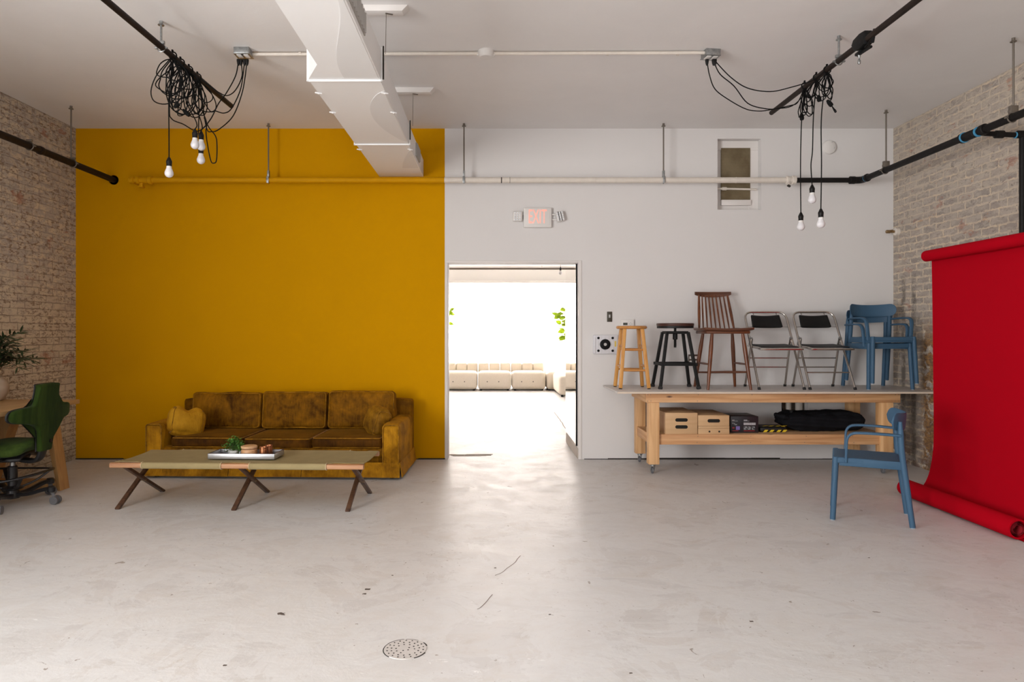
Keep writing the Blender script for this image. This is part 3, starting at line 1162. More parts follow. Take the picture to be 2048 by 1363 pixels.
loft([(4.28 - 5.4, L1, R0, 0, .2), (4.53 - 5.4, L2, R0, 0, .2)], 0).build('duct_section', 'duct', t, smooth=False)
loft([(4.53 - 5.4, L2, R0 - .006, 0, .205), (6.08 - 5.4, L2, R0 - .006, 0, .195)], 0).build('duct_section', 'duct', t, smooth=False)
loft([(6.08 - 5.4, L2 + .004, R0 - .008, 0, .19), (YB - 5.4 - .005, L2 + .008, R0, -.004, .175)], 0).build('duct_section', 'duct', t, smooth=False)
for y, x0, x1 in ((4.54 - 5.4, L2, R0), (6.08 - 5.4, L2, R0), (3.0 - 5.4, L1, R0)):
    p = MB()
    for lo, hi in (((x0 - .008, y - .008, -.012), (x1 + .008, y + .008, 0)), ((x0 - .012, y - .008, -.012), (x0, y + .008, .215)),
                   ((x1, y - .008, -.012), (x1 + .010, y + .008, .215))):
        p.b2(lo, hi, .002)
    p.build('flange', 'duct', t)
# screw tabs along the bottom edges
for y in (4.78 - 5.4, 5.2 - 5.4, 6.25 - 5.4):
    for x in (L2 + .004, R0 - .012):
        p = MB()
        p.box((x, y, -.004), (.05, .012, .010), (0, 0, .5), .003)
        p.cyl((x, y, -.012), (x, y, .0), .006, n=8)
        p.build('screw_tab', 'duct', t)
# wavy tape patches under the sections
def patch(y0, y1, fx, side):
    m = MB()
    n = 24
    up, lo_ = [], []
    for i in range(n + 1):
        u = i / n
        y = y0 + (y1 - y0) * u
        up.append((fx(u), y))
        lo_.append((side, y))
    poly = up + lo_[::-1]
    m.prism(poly, -.0028, .001, 'xy')
    return m
patch(2.6 - 5.4, 4.5 - 5.4, lambda u: L1 + .16 + .13 * math.sin(u * PI * .9 + .4) ** 2 + .04 * math.sin(u * 5), R0 - .01).build('tape_patch', 'duct_tape', t, smooth=False)
patch(4.75 - 5.4, 6.0 - 5.4, lambda u: R0 - .02 - .20 * math.sin(u * PI) ** .7 * (1 - .3 * u), R0 - .012).build('tape_patch', 'duct_tape', t, smooth=False)
patch(6.3 - 5.4, 7.2 - 5.4, lambda u: R0 - .03 - .16 * math.sin(u * PI * .5), R0 - .012).build('tape_patch', 'duct_tape', t, smooth=False)
for y0, y1 in ((3.48 - 5.4, 3.95 - 5.4), (6.62 - 5.4, 6.90 - 5.4)):
    p = MB()
    p.b2((R0 - .01, y0, .035), (R0 + .008, y1, .165), .003)
    n = 9
    for i in range(n):
        y = y0 + (y1 - y0) * (i + .5) / n
        p.box((R0 + .010, y, .10), (.012, .006, .115), (0, 0, .6))
    p.build('vent_grille', 'grille', t)
for dx, y, za, zb_ in ((.018, 4.53 - 5.4, .0, .22), (.012, 6.05 - 5.4, .03, .20)):
    p = MB()
    p.cyl((R0 + dx, y, za), (R0 + dx, y, zb_), .005, n=8)
    p.build('corner_gap', 'dark_gap', t)
for px, y, z0 in ((772, 4.62, .2), (826, 6.13, .2)):
    pass

# wood blocks on the ceiling that the duct wires hang from
def block(label, y0, y1, xr, zb, wire_px, wy, wz):
    t = thing('ceiling_block', label, 'block', ((-.95 + xr) / 2, (y0 + y1) / 2, ZC), 0, 'white blocks on the ceiling')
    hw = (xr + .95) / 2
    p = MB()
    p.prism([(-hw, 0), (-hw, zb - ZC), (hw - .04, zb - ZC), (hw, 0)], -(y1 - y0) / 2, (y1 - y0) / 2, 'xz', .003)
    p.build('board', 'trim', t)
    p = MB()
    x = W(wire_px, 0, wy).x - (-.95 + xr) / 2
    p.cyl((x, .0, zb - ZC + .002), (x - .004, .0, wz - ZC), .0022, n=6)
    p.box((x + .02, 0, zb - ZC - .002), (.05, .012, .005), (0, 0, .4))
    p.build('hanger_wire', 'rod', t)
block('white painted block on the ceiling by the top of the photo, right of the duct', 4.565, 4.65, -.565, 3.512, 772, 4.6, 3.24)
block('white painted block on the ceiling halfway along the duct, nearer the mustard wall', 6.10, 6.19, -.52, 3.508, 826, 6.14, 3.22)

# conduit across the ceiling with round junction box, and the two power boxes at its ends
t = thing('ceiling_conduit', 'cream painted conduit across the ceiling between the two power boxes', 'conduit', (0, 5.33, ZC - .022))
p = MB()
p.cyl((-1.88, 0, 0), (1.66, -.03, 0), .0125, n=14)
for x in (-1.5, -.2, .9, 1.45):
    p.box((x, 0, .004), (.02, .05, .012), None, .002)
p.build('conduit_pipe', 'cream_pipe', t)
p = MB()
p.lathe([(.062, .022), (.062, -.012), (.050, -.03), (.0, -.032)], (W(972, 0, 5.33).x, -.01, 0), 24, cap=False)
p.box((W(960, 0, 5.33).x, -.01, -.002), (.05, .03, .03), None, .005)
p.box((W(984, 0, 5.33).x, -.01, -.002), (.05, .03, .03), None, .005)
p.build('junction_box', 'plastic_white', t)

def power_box(label, x, y, rz):
    t = thing('power_box', label, 'electrical box', (x, y, ZC), rz, 'metal power boxes on the ceiling')
    p = MB(); p.box((0, 0, -.024), (.116, .104, .048), None, .003)
    p.box((0, .004, -.049), (.124, .112, .004), None, .002); p.build('box', 'zinc', t)
    for sx in (-.026, .028):
        q = MB(); q.box((sx, 0, -.053), (.036, .07, .006), None, .004); q.build('receptacle', 'plastic_white', t)
    return t
power_box('galvanized power box on the ceiling above the mustard wall, four plugs in it', -1.93, 5.29, 0)
power_box('galvanized power box on the ceiling at the right end of the conduit', 1.70, 5.32, .12)


# ---- pendant bulbs on their coiled cords
def bulb_parts(t, x, y, z, r=.0305, metal=False):
    """socket and bulb hanging with the bulb's bottom at z (local coordinates of t)"""
    p = MB()
    p.lathe([(.005, z + .150), (.010, z + .142), (.016, z + .128), (.0195, z + .122), (.0205, z + .112), (.0195, z + .105),
             (.0185, z + .085), (.0195, z + .082 if not metal else z + .10)], (x, y, 0), 20)
    p.build('socket', 'socket', t)
    zb = z
    p = MB()
    prof = [(0.0, zb)]
    for i in range(1, 11):
        a = PI * .62 * i / 10
        prof.append((r * math.sin(a), zb + r - r * math.cos(a)))
    prof += [(.0225, zb + .058), (.0185, zb + .068)]
    p.lathe(prof, (x, y, 0), 24, cap=False)
    p.build('bulb', 'bulb', t)
    p = MB()
    p.lathe([(.0186, zb + .067), (.0172, zb + .086), (.014, zb + .088)], (x, y, 0), 20)
    p.build('bulb_neck', 'bulb_neck', t)
    if metal:
        p = MB(); p.lathe([(.0135, zb + .086), (.0135, zb + .108)], (x, y, 0), 16); p.build('screw_base', 'chrome', t)


def coil(rr, top, loops, hmin, hmax, wmin, wmax, spread):
    pts = []
    for k in range(loops):
        h, w = rr.uniform(hmin, hmax), rr.uniform(wmin, wmax)
        az = rr.uniform(-.5, .5) + (PI if rr.random() < .5 else 0)
        off = Vector((rr.uniform(-spread, spread) * .6, rr.uniform(-spread, spread), 0))
        skew = rr.uniform(-.06, .06)
        for i in range(14):
            a = PI / 2 + 2 * PI * i / 14
            s, c = math.sin(a), math.cos(a)
            dn = (1 - s) / 2          # 0 at the top .. 1 at the bottom
            # teardrop: narrow at the tie, wide below
            ww = w * (.25 + .95 * dn ** .7) * c
            pts.append(Vector(top) + off * dn ** .5 + Vector((math.cos(az) * ww + skew * dn, math.sin(az) * ww * 1.2, -h * dn)) +
                       Vector((rr.uniform(-1, 1), rr.uniform(-1, 1), rr.uniform(-1, 1))) * .006 * min(1, wmax / .08))
    return pts


def pendant(label, tie, leadpx, droppx, bulb, loops, hr, wr, spread, seed, extra=None, metal=False, plug=None, lead_y=None):
    """tie: world point on the rail; leadpx: photo points from power box to tie; droppx from tie to socket"""
    rr = random.Random(seed)
    tie = Vector(tie)
    t = thing('pendant_light', label, 'hanging bulb', tie, 0, 'bulbs hanging from the ceiling rails')
    c = MB()
    if leadpx:
        y0, y1 = 5.31, tie.y
        n = len(leadpx)
        pts = [W(px, py, y0 + (y1 - y0) * i / (n - 1)) - tie for i, (px, py) in enumerate(leadpx)]
        c.tube(spline(pts, 6), .0041, 6)
    top = Vector((0, 0, -.022))
    pts = coil(rr, top, loops, *hr, *wr, spread)
    c.tube(spline(pts, 3), .0041, 6)
    bx, by, bz = Vector(bulb) - tie
    dp = [top] + [W(px, py, (tie.y + bulb[1]) / 2) - tie for px, py in droppx] + [Vector((bx, by, bz + .145))]
    c.tube(spline(dp, 8), .0041, 6)
    if extra:
        c.tube(spline([W(px, py, tie.y) - tie for px, py in extra], 6), .0041, 6)
    c.build('cord', 'cord', t)
    k = MB()
    pts = [((.027) * math.cos(a), 0, (.027) * math.sin(a)) for a in [2 * PI * i / 14 for i in range(14)]]
    k.tube(pts, .005, 6, True)
    k.box((-.003, 0, .033), (.012, .016, .022), None, .003)
    k.build('cord_tie', 'cord', t)
    if plug:
        p0 = W(*plug[0], tie.y) - tie
        p1 = W(*plug[1], tie.y) - tie
        k = MB(); k.tube([p0, p0.lerp(p1, .35), p0.lerp(p1, .8), p1], [.008, .016, .017, .013], 10); k.build('inline_switch', 'cord', t)
    bulb_parts(t, bx, by, bz, metal=metal)
    if leadpx:
        a = W(*leadpx[0], 5.31) - tie
        k = MB(); k.lathe([(.006, -.035), (.011, -.02), (.014, 0), (.014, .012)], a, 12); k.build('plug', 'socket', t)
    return t


HL, WL = (.16, .38), (.05, .105)
pendant('lowest bulb left of the duct, alone on a long straight cord', (RLX + .02, 4.945, RZ), [(477, 122), (471, 152), (452, 187), (437, 207), (420, 240), (396, 262), (366, 248), (344, 238), (339, 215), (347, 118)],
        [(338, 190), (338, 262)], (-2.345, 4.95, 2.484), 7, HL, WL, .10, 11, plug=((348, 215), (358, 207)))
pendant('upper bulb of the left cluster, hanging furthest left of three', (RLX + .02, 5.07, RZ), [(482, 122), (484, 152), (471, 180), (455, 191), (440, 186), (420, 172), (364, 131)],
        [(372, 200), (393, 245)], (-2.214, 5.08, W(0, 298, 5.08).z), 6, HL, WL, .11, 23, plug=((366, 219), (379, 231)))
pendant('upper bulb of the left cluster, touching its neighbour on the right side', (RLX + .02, 5.21, RZ), [(489, 122), (486, 150), (480, 182), (463, 217), (448, 226), (432, 222), (416, 217), (382, 146)],
        [(392, 210), (404, 250)], (-2.219, 5.20, W(0, 301, 5.20).z), 6, HL, WL, .11, 37,
        extra=[(405, 222), (413, 245), (412, 265), (416, 295), (422, 322), (428, 326), (433, 320), (434, 290), (431, 272), (418, 255), (408, 235)])
pendant('lowest bulb of the left cluster, hanging below its two neighbours', (RLX + .02, 5.36, RZ), [(494, 122), (490, 155), (483, 190), (466, 232), (440, 257), (424, 263), (412, 252), (400, 161)],
        [(398, 220), (397, 265)], (-2.289, 5.36, W(0, 328, 5.36).z), 5, (.15, .33), (.04, .09), .08, 41)
HR_, WR_ = (.10, .27), (.018, .045)
pendant('bulb at the left of the three right hand bulbs, above the workbench', (RRX - .01, 5.55, RZ), [(1414, 122), (1419, 150), (1430, 178), (1457, 199), (1492, 218), (1519, 222), (1543, 219), (1580, 211), (1595, 205), (1607, 180)],
        [(1604, 230), (1602, 275), (1601, 340)], (2.507, 5.55, W(0, 461, 5.55).z), 6, HR_, WR_, .03, 51, plug=((1603, 226), (1604, 240)))
pendant('highest of the three right hand bulbs, its screw base half exposed', (RRX, 5.37, RZ), [(1427, 122), (1440, 148), (1468, 172), (1495, 206), (1529, 217), (1556, 217), (1590, 208), (1628, 164)],
        [(1627, 230), (1625, 300), (1622, 330)], (2.514, 5.37, W(0, 407, 5.37).z), 5, (.10, .24), WR_, .03, 63, metal=True, plug=((1637, 190), (1639, 203)))
pendant('bulb at the right of the three right hand bulbs, on the longest plain cord', (RRX + .005, 5.21, RZ), [(1430, 122), (1461, 154), (1495, 176), (1540, 183), (1580, 175), (1622, 162), (1640, 150), (1648, 143)],
        [(1643, 230), (1643, 330)], (2.506, 5.21, W(0, 456, 5.21).z), 5, (.09, .20), (.02, .06), .04, 77,
        extra=[(1652, 146), (1664, 190), (1659, 205), (1666, 215), (1672, 222), (1670, 224), (1664, 212)], plug=((1654, 200), (1664, 212)))

# ================================================================== BACK WALL FITTINGS
# exit sign
sx_, sz_ = W(1075, 0, YB - .02).x, W(0, 436, YB).z
t = thing('exit_sign', 'white wall mounted emergency sign reading EXIT in lit red letters above the doorway', 'exit sign', (sx_, YB, sz_))
p = MB(); p.box((0, -.022, 0), (.302, .044, .212), None, .010, 3); p.build('housing', 'plastic_white', t)
p = MB(); p.box((0, -.0455, .005), (.262, .004, .172), None, .002); p.build('face_plate', 'plastic_white', t)
text_mesh('lettering', 'EXIT', .216, 'exit_red', t, (-.002, -.048, .002), sx=.45, ext=.0015)
for s, px, rot in ((-1, 1035, 0), (1, 1120, -.22)):
    hx = W(px, 0, YB - .03).x - sx_
    p = MB(); p.box((hx, -.035, .012), (.105 if s < 0 else .085, .05, .108), (0, rot, 0), .014, 3)
    h = p.build('lamp_head', 'plastic_white', t)
    p = MB()
    for i in range(3):
        for j in range(4):
            q = Vector(((i - 1) * .027, -.062, (j - 1.5) * .024))
            q.rotate(Euler((0, rot, 0)))
            p.cushion((hx + q.x, q.y, .012 + q.z), (.020, .012, .018), .006, n=3)
    p.build('led_lens', 'led', h)
    if s > 0:
        p = MB()
        for i in (-.5, .5):
            q = Vector((i * .027, -.0605, 0)); q.rotate(Euler((0, rot, 0)))
            p.box((hx + q.x, -.0605, .012), (.006, .004, .10), (0, rot, 0))
        p.build('dark_bar', 'plastic_black', h)
    p = MB()
    for z in (-.02, .035):
        p.cyl((s * .14, -.02, z), (hx, -.03, z), .007, n=8)
    p.build('arm', 'plastic_white', t)

# smoke detector
t = thing('smoke_detector', 'round white smoke detector high on the white wall beside the niche window', 'smoke detector', (W(1657, 0, YB).x, YB, W(0, 295, YB).z))
p = MB(); p.lathe([(.075, 0), (.075, -.012), (.070, -.026), (.055, -.034), (.0, -.036)], (0, 0, 0), 36, 'y', False); p.build('housing', 'plastic_white', t)
p = MB(); p.box((.045, -.034, -.012), (.005, .004, .022), (0, .3, 0)); p.box((.025, -.036, .05), (.018, .004, .006)); p.build('slot', 'plastic_grey', t)

# light switch, thermostat, white plate with the black disc, double socket
t = thing('light_switch', 'dark metal light switch plate on the white wall right of the doorway', 'light switch', (W(1219, 0, YB).x, YB, W(0, 633, YB).z))
p = MB(); p.box((0, -.004, 0), (.055, .008, .110), None, .003); p.build('plate', mat('dark_bronze_plate', (.075, .065, .05), .45, .5), t)
p = MB(); p.box((0, -.014, .006), (.010, .02, .022), (.35, 0, 0), .002); p.box((0, -.009, .006), (.018, .004, .034)); p.build('toggle', 'plastic_grey', t)
t = thing('thermostat', 'small beige thermostat with a dark display on the wall behind the honey wooden stool', 'thermostat', (W(1254.5, 0, YB).x, YB, W(0, 646, YB).z))
p = MB(); p.box((0, -.014, 0), (.135, .028, .08), None, .006); p.build('housing', 'plastic_white', t)
p = MB(); p.box((-.026, -.0285, -.008), (.046, .003, .026)); p.build('display', mat('lcd_screen', (.05, .055, .04), .3), t)
p = MB()
for dx, dz in ((.018, -.008), (.044, -.008), (.031, .004), (.031, -.020)):
    p.box((dx, -.029, dz), (.010, .004, .008), None, .001)
p.build('button', 'plastic_grey', t)
t = thing('wall_plate', 'white plastic plate with a round black disc, on the wall beside the wooden stool', 'wall unit', (W(1210.5, 0, YB).x, YB, W(0, 688.5, YB).z))
p = MB(); p.box((0, -.02, 0), (.266, .040, .205), None, .010, 3); p.box((-.118, -.042, -.01), (.022, .006, .17), None, .003)
p.build('housing', mat('cool_white_plastic', (.72, .71, .74), .35), t)
p = MB(); p.lathe([(.056, -.040), (.056, -.048), (.046, -.052), (.018, -.049), (.0, -.049)], (-.008, 0, .002), 32, 'y', False); p.build('disc', 'plastic_black', t)
p = MB(); p.lathe([(.016, -.049), (.016, -.055), (.006, -.055), (.0, -.053)], (-.008, 0, .002), 20, 'y', False); p.build('hub', 'plastic_grey', t)
for dx, dz in ((-.08, .07), (.072, .07), (-.08, -.066), (.072, -.066)):
    p = MB(); p.lathe([(.013, -.038), (.013, -.046), (.010, -.049), (.0, -.049)], (dx, 0, dz), 16, 'y', False); p.build('rubber_pad', 'plastic_black', t)
p = MB()
for dx in (-.045, .035):
    p.box((dx, -.0405, 0), (.002, .002, .19))
for dx, dz in ((-.008, .063), (-.008, -.06), (-.07, .002), (.054, .002)):
    p.lathe([(.008, -.040), (.008, -.043), (.005, -.043)], (dx, 0, dz), 12, 'y', False)
for dx in (-.08, .082):
    p.box((dx, -.0405, 0), (.002, .002, .10))
p.build('rib', 'plastic_grey', t)
p = MB(); p.box((.102, -.041, .008), (.018, .002, .06)); p.build('sticker', mat('yellow_sticker', (.75, .55, .12), .5), t)
t = thing('wall_socket', 'double electrical socket low on the wall behind the black metal stool', 'socket', (W(1387, 0, YB).x, YB, W(0, 719, YB).z))
p = MB(); p.box((0, -.004, 0), (.115, .008, .115), None, .003); p.build('plate', mat('bronze_plate', (.10, .075, .06), .4, .6), t)
for dx in (-.028, .028):
    for dz in (-.024, .024):
        p = MB(); p.cushion((dx, -.008, dz), (.036, .008, .030), .004, n=4); p.build('receptacle', 'plastic_white', t)
        p = None
# ================================================================== SOFA
SOFA_RZ = math.radians(-2.0)
t = thing('sofa', 'worn gold velvet three seat sofa with skirt standing against the mustard wall', 'sofa', (-2.045, 6.83, 0), SOFA_RZ)
p = MB(); p.box((0, .02, .17), (2.34, .84, .24), None, .02)
p.box((0, -.40, .245), (2.10, .10, .09), None, .025, 3)
p.build('base', 'velvet', t)
def armfn(p, u):
    return p
for s in (-1, 1):
    p = MB()
    p.cushion((s * 1.118, -.035, .295), (.165, .86, .43), .030, (.006, .006, .006), wr=.004, wf=5, seed=s * 3, n=12)
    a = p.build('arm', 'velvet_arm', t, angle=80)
    p = MB()
    fx, fy = .072, -.468
    p.tube(fillet([(s * 1.118 - fx, fy, .09), (s * 1.118 - fx, fy, .502), (s * 1.118 + fx, fy, .502), (s * 1.118 + fx, fy, .09)], .03, 5), .006, 6)
    p.build('piping', 'piping', a)
p = MB()
p.cushion((0, .36, .36), (2.40, .17, .63), .035, (0, .01, .006), wr=.005, wf=3, n=18)
p.build('backrest', 'velvet', t, angle=80)
# seat cushions
for i, (x0, x1, dz) in enumerate(((-.955, -.272, .0), (-.268, .372, -.008), (.376, 1.032, .002))):
    p = MB()
    w = x1 - x0
    def fn(q, u, i=i):
        # front edge sags a little towards one side, top slightly domed
        q.z += -.010 * (u.y < -.9) * (1 if i == 0 else 0)
        return q
    p.cushion(((x0 + x1) / 2, -.155, .333 + dz), (w, .64, .095), .028, (.004, .006, .018), wr=.007, wf=6, seed=i * 7.7 + 1, n=18)
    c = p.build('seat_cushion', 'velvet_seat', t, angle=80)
    p = MB()
    e = .012
    y0, y1 = -.478, .155
    for z in (.376 + dz, .294 + dz):
        pts = fillet([(x0 + e, y0 + e, z), (x1 - e, y0 + e, z), (x1 - e, y1, z), (x0 + e, y1, z)], .03, 5, True)
        pts = [q + Vector((0, 0, noise.noise(q * 5 + Vector((i, 0, 0))) * .005)) for q in pts]
        p.tube(pts, .0055, 6, True)
    p.build('piping', 'piping', c)
# back cushions leaning back
for i, (x0, x1, zt) in enumerate(((-1.045, -.330, .742), (-.318, .350, .752), (.362, 1.045, .760))):
    p = MB()
    w, h = x1 - x0, zt - .375
    p.cushion(((x0 + x1) / 2, .205, .375 + h / 2), (w, .16, h), .040, (.004, .028, .004), (-.13, 0, 0), wr=.010, wf=5, seed=i * 5.1 + 2, n=20)
    c = p.build('back_cushion', 'velvet', t, angle=80)
    p = MB()
    mx = Matrix.Translation(Vector(((x0 + x1) / 2, .205, .375 + h / 2))) @ Euler((-.13, 0, 0)).to_matrix().to_4x4()
    for yy in (-.068, .068):
        pts = fillet([(-w / 2 + .012, yy, -h / 2 + .012), (w / 2 - .012, yy, -h / 2 + .012), (w / 2 - .012, yy, h / 2 - .010), (-w / 2 + .012, yy, h / 2 - .010)], .035, 5, True)
        p.tube([mx @ (q + Vector((0, 0, noise.noise(q * 6 + Vector((i * 3, 0, 0))) * .004))) for q in pts], .0055, 6, True)
    p.build('piping', 'piping', c)
# skirt: three front panels and two side panels, flared, split at the seams
def skirt(p0, p1, out, seed, top=.158, bot=.022):
    m = MB()
    p0, p1, out = Vector(p0), Vector(p1), Vector(out)
    n, k = 22, 5
    vs, fs = [], []
    for side in (0, 1):
        for j in range(k + 1):
            v = j / k
            for i in range(n + 1):
                u = i / n
                q = p0.lerp(p1, u)
                fl = .004 + .020 * v + .006 * noise.noise(Vector((u * 5 + seed, v, 0))) * v - side * .006
                z = top + (bot - top) * v + .004 * noise.noise(Vector((u * 3 + seed, 0, 3))) * v
                vs.append(q + out * fl + Vector((0, 0, z)))
    N = (k + 1) * (n + 1)
    for j in range(k):
        for i in range(n):
            a = j * (n + 1) + i
            fs.append([a, a + 1, a + n + 2, a + n + 1])
            fs.append([N + a + 1, N + a, N + a + n + 1, N + a + n + 2])
    for i in range(n):
        a = k * (n + 1) + i
        fs.append([a, a + 1, N + a + 1, N + a])
        fs.append([i + 1, i, N + i, N + i + 1])
    for j in range(k):
        for i in (0, n):
            a = j * (n + 1) + i
            b_ = a + n + 1
            fs.append([a, b_, N + b_, N + a])
    m.add(vs, fs)
    return m
yf = -.466
for i, (x0, x1) in enumerate(((-1.205, -.405), (-.400, .283), (.288, 1.205))):
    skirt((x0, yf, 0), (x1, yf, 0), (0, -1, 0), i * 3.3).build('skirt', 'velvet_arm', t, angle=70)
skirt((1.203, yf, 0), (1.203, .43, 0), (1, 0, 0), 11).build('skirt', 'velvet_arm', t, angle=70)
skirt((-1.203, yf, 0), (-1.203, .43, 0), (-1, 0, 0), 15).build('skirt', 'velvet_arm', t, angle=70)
for x in (-1.12, 1.12):
    for y in (-.40, .40):
        p = MB(); p.cyl((x, y, 0), (x, y, .06), .022, .03, 14); p.build('foot', 'rubber', t)

def pillow(label, loc, rot, size, seed, dent):
    o = thing('throw_pillow', label, 'pillow', loc, 0, 'small velvet pillows on the sofa')
    p = MB()
    def fn(q, u):
        f = 1 - dent * math.exp(-((u.x + .05) / .32) ** 2) * max(0, u.z) ** 1.0
        q.z *= f
        # corners drawn in
        k = 1 - .10 * (abs(u.x) ** 3) * (abs(u.z) ** 3)
        q.x *= k
        q.z *= k
        for lv in (-17 / 19, 17 / 19):
            if abs(u.x - lv) < 1e-3 and (abs(u.y) > .999 or abs(u.z) > .999):
                loops.setdefault(lv, []).append(q.copy())
        return q
    loops = {}
    p.cushion((0, 0, 0), size, .055, (.012, .035, .02), rot, wr=.009, wf=9, seed=seed, n=18, fn=fn)
    c = p.build('cover', 'velvet_pillow' if dent > .1 else 'velvet_pillow_dark', o, angle=80)
    mx = Euler(rot).to_matrix().to_4x4()
    p = MB()
    for lv, pts in loops.items():
        pts.sort(key=lambda q: math.atan2(q.z, q.y))
        p.tube([mx @ (q * 1.012) for q in pts], .0042, 6, True)
    p.build('piping', 'piping', c)
    return o
c = W(374, 840, 6.62)
pillow('plump bright gold velvet pillow with a dented top, at the left arm of the sofa', (c.x, 6.60, .50), (-.28, .22, .62), (.32, .17, .265), 2.0, .30)
c = W(760, 847, 6.62)
pillow('worn dark gold velvet pillow wedged against the right arm of the sofa', (c.x - .02, 6.60, .508), (-.22, .18, -.95), (.26, .16, .26), 8.0, .06)

# ================================================================== COT TABLE
t = thing('camp_cot', 'folding camp cot with khaki canvas and crossed walnut legs, standing before the sofa', 'cot', (-1.955, 5.525, 0), math.radians(-2.2))
Ry, Rz_, HL_ = .285, .338, .985
p = MB()
for s in (-1, 1):
    r = MB()
    r.tube([(-HL_, s * Ry, Rz_), (HL_, s * Ry, Rz_)], .02, 12, flat=(.044, .040))
    r.build('side_rail', 'rail_wood', t)
for x in (-.905, .005, .885):
    for s, dx in ((1, -.020), (-1, .020)):
        l = MB(); l.bar((x + dx, -s * .305, .0), (x + dx, s * .272, Rz_ - .012), .024, .036, (1, 0, 0), .005)
        l.build('leg', 'walnut', t)
    l = MB(); l.cyl((x - .04, 0, Rz_ * .5 - .006), (x + .04, 0, Rz_ * .5 - .006), .006, n=10); l.build('pivot_bolt', 'brass', t)
# canvas
expf = [(-.975, -.735), (-.115, .105), (.70, .99)]
expb = [(-.975, -.70), (-.10, .10), (.74, .90)]
def edge(x, ex):
    """1 where the canvas wraps the rail, 0 at a cut-out, with rounded transitions"""
    v = 1.0
    for a, b_ in ex:
        if a <= x <= b_:
            d = min(x - a, b_ - x) if a > -.9 and b_ < .9 else (b_ - x if a < -.9 else x - a)
            v = min(v, max(0, 1 - d / .05))
    return v
p = MB()
nx, ny = 96, 14
vs, fs = [], []
for i in range(nx + 1):
    x = -.968 + 1.95 * i / nx
    yf_ = -.262 - .024 * edge(x, expf)
    yb_ = .262 + .024 * edge(x, expb)
    for j in range(ny + 1):
        v = j / ny
        y = yf_ + (yb_ - yf_) * v
        sag = .014 * (1 - (2 * v - 1) ** 2) * (1 - .2 * (x / .95) ** 2)
        vs.append((x, y, Rz_ + .0245 - sag + .0015 * noise.noise(Vector((x * 6, y * 8, 0)))))
N = len(vs)
vs += [(a, b_, c_ - .004) for a, b_, c_ in vs]
for i in range(nx):
    for j in range(ny):
        a = i * (ny + 1) + j
        q = [a, a + ny + 1, a + ny + 2, a + 1]
        fs.append(q)
        fs.append([N + k for k in q[::-1]])
for i in range(nx):
    for j in (0, ny):
        a = i * (ny + 1) + j
        b_ = a + ny + 1
        fs.append([a, b_, N + b_, N + a])
for j in range(ny):
    for i in (0, nx):
        a = i * (ny + 1) + j
        fs.append([a, a + 1, N + a + 1, N + a])
p.add(vs, fs)
for x0, x1, s in ((-.735, -.115, -1), (.105, .70, -1), (-.70, -.10, 1), (.10, .74, 1)):
    p.tube([(x0, s * Ry, Rz_), (x1, s * Ry, Rz_)], .025, 14, flat=(.052, .049))
cv = p.build('canvas', 'canvas', t, angle=60)
p = MB()
for x, s in ((-.735, -1), (-.115, -1), (.105, -1), (.70, -1), (-.70, 1), (.74, 1)):
    p.tube([(x, s * Ry + .0275 * math.cos(a), Rz_ + .026 * math.sin(a)) for a in [2 * PI * k / 16 for k in range(16)]], .004, 6, True)
p.build('seam', 'seam', cv)

TZ = Rz_ + .0285 - .006
# tray with its things
TR = math.radians(-2.2)
t = thing('serving_tray', 'rectangular silver metal tray with dark rim lying on the khaki cot', 'tray', (-1.985, 5.51, TZ), TR)
p = MB(); p.box((0, 0, .002), (.525, .215, .004)); p.build('tray_bottom', 'tray_floor', t)
p = MB()
for c_, s_ in (((0, -.1085, .021), (.535, .006, .042)), ((0, .1085, .021), (.535, .006, .042)), ((-.2645, 0, .021), (.006, .223, .042)), ((.2645, 0, .021), (.006, .223, .042))):
    p.box(c_, s_, None, .0015)
p.build('side_wall', 'tray_metal', t)
p = MB()
for c_, s_ in (((0, -.1075, .0425), (.535, .007, .003)), ((0, .1075, .0425), (.535, .007, .003)), ((-.2635, 0, .0425), (.007, .222, .003)), ((.2635, 0, .0425), (.007, .222, .003))):
    p.box(c_, s_)
p.build('rim', 'tray_rim', t)
TB = TZ + .004
# herb pot
t = thing('potted_herb', 'small bushy green plant in a white pot on the left of the tray', 'plant', (-2.085, 5.50, TB))
p = MB(); p.lathe([(.030, 0), (.036, .004), (.042, .05), (.040, .052), (.037, .046), (.0, .044)], (0, 0, 0), 24, cap=True); p.build('pot', 'pot_white', t)
rr = random.Random(5)
st, lf = MB(), MB()
def leaf(m, base, d, up, ln, wd, fold=.15):
    d, up = Vector(d).normalized(), Vector(up)
    s = d.cross(up)
    if s.length < 1e-4:
        s = d.orthogonal()
    s.normalize()
    n = s.cross(d).normalized()
    pts = [base, base + d * ln * .3 + s * wd * .5 + n * fold * wd, base + d * ln * .65 + s * wd * .42 + n * fold * wd, base + d * ln,
           base + d * ln * .65 - s * wd * .42 + n * fold * wd, base + d * ln * .3 - s * wd * .5 + n * fold * wd, base + d * ln * .5 - n * fold * wd * .3]
    m.add(pts, [[0, 1, 6], [1, 2, 6], [2, 3, 6], [3, 4, 6], [4, 5, 6], [5, 0, 6]])
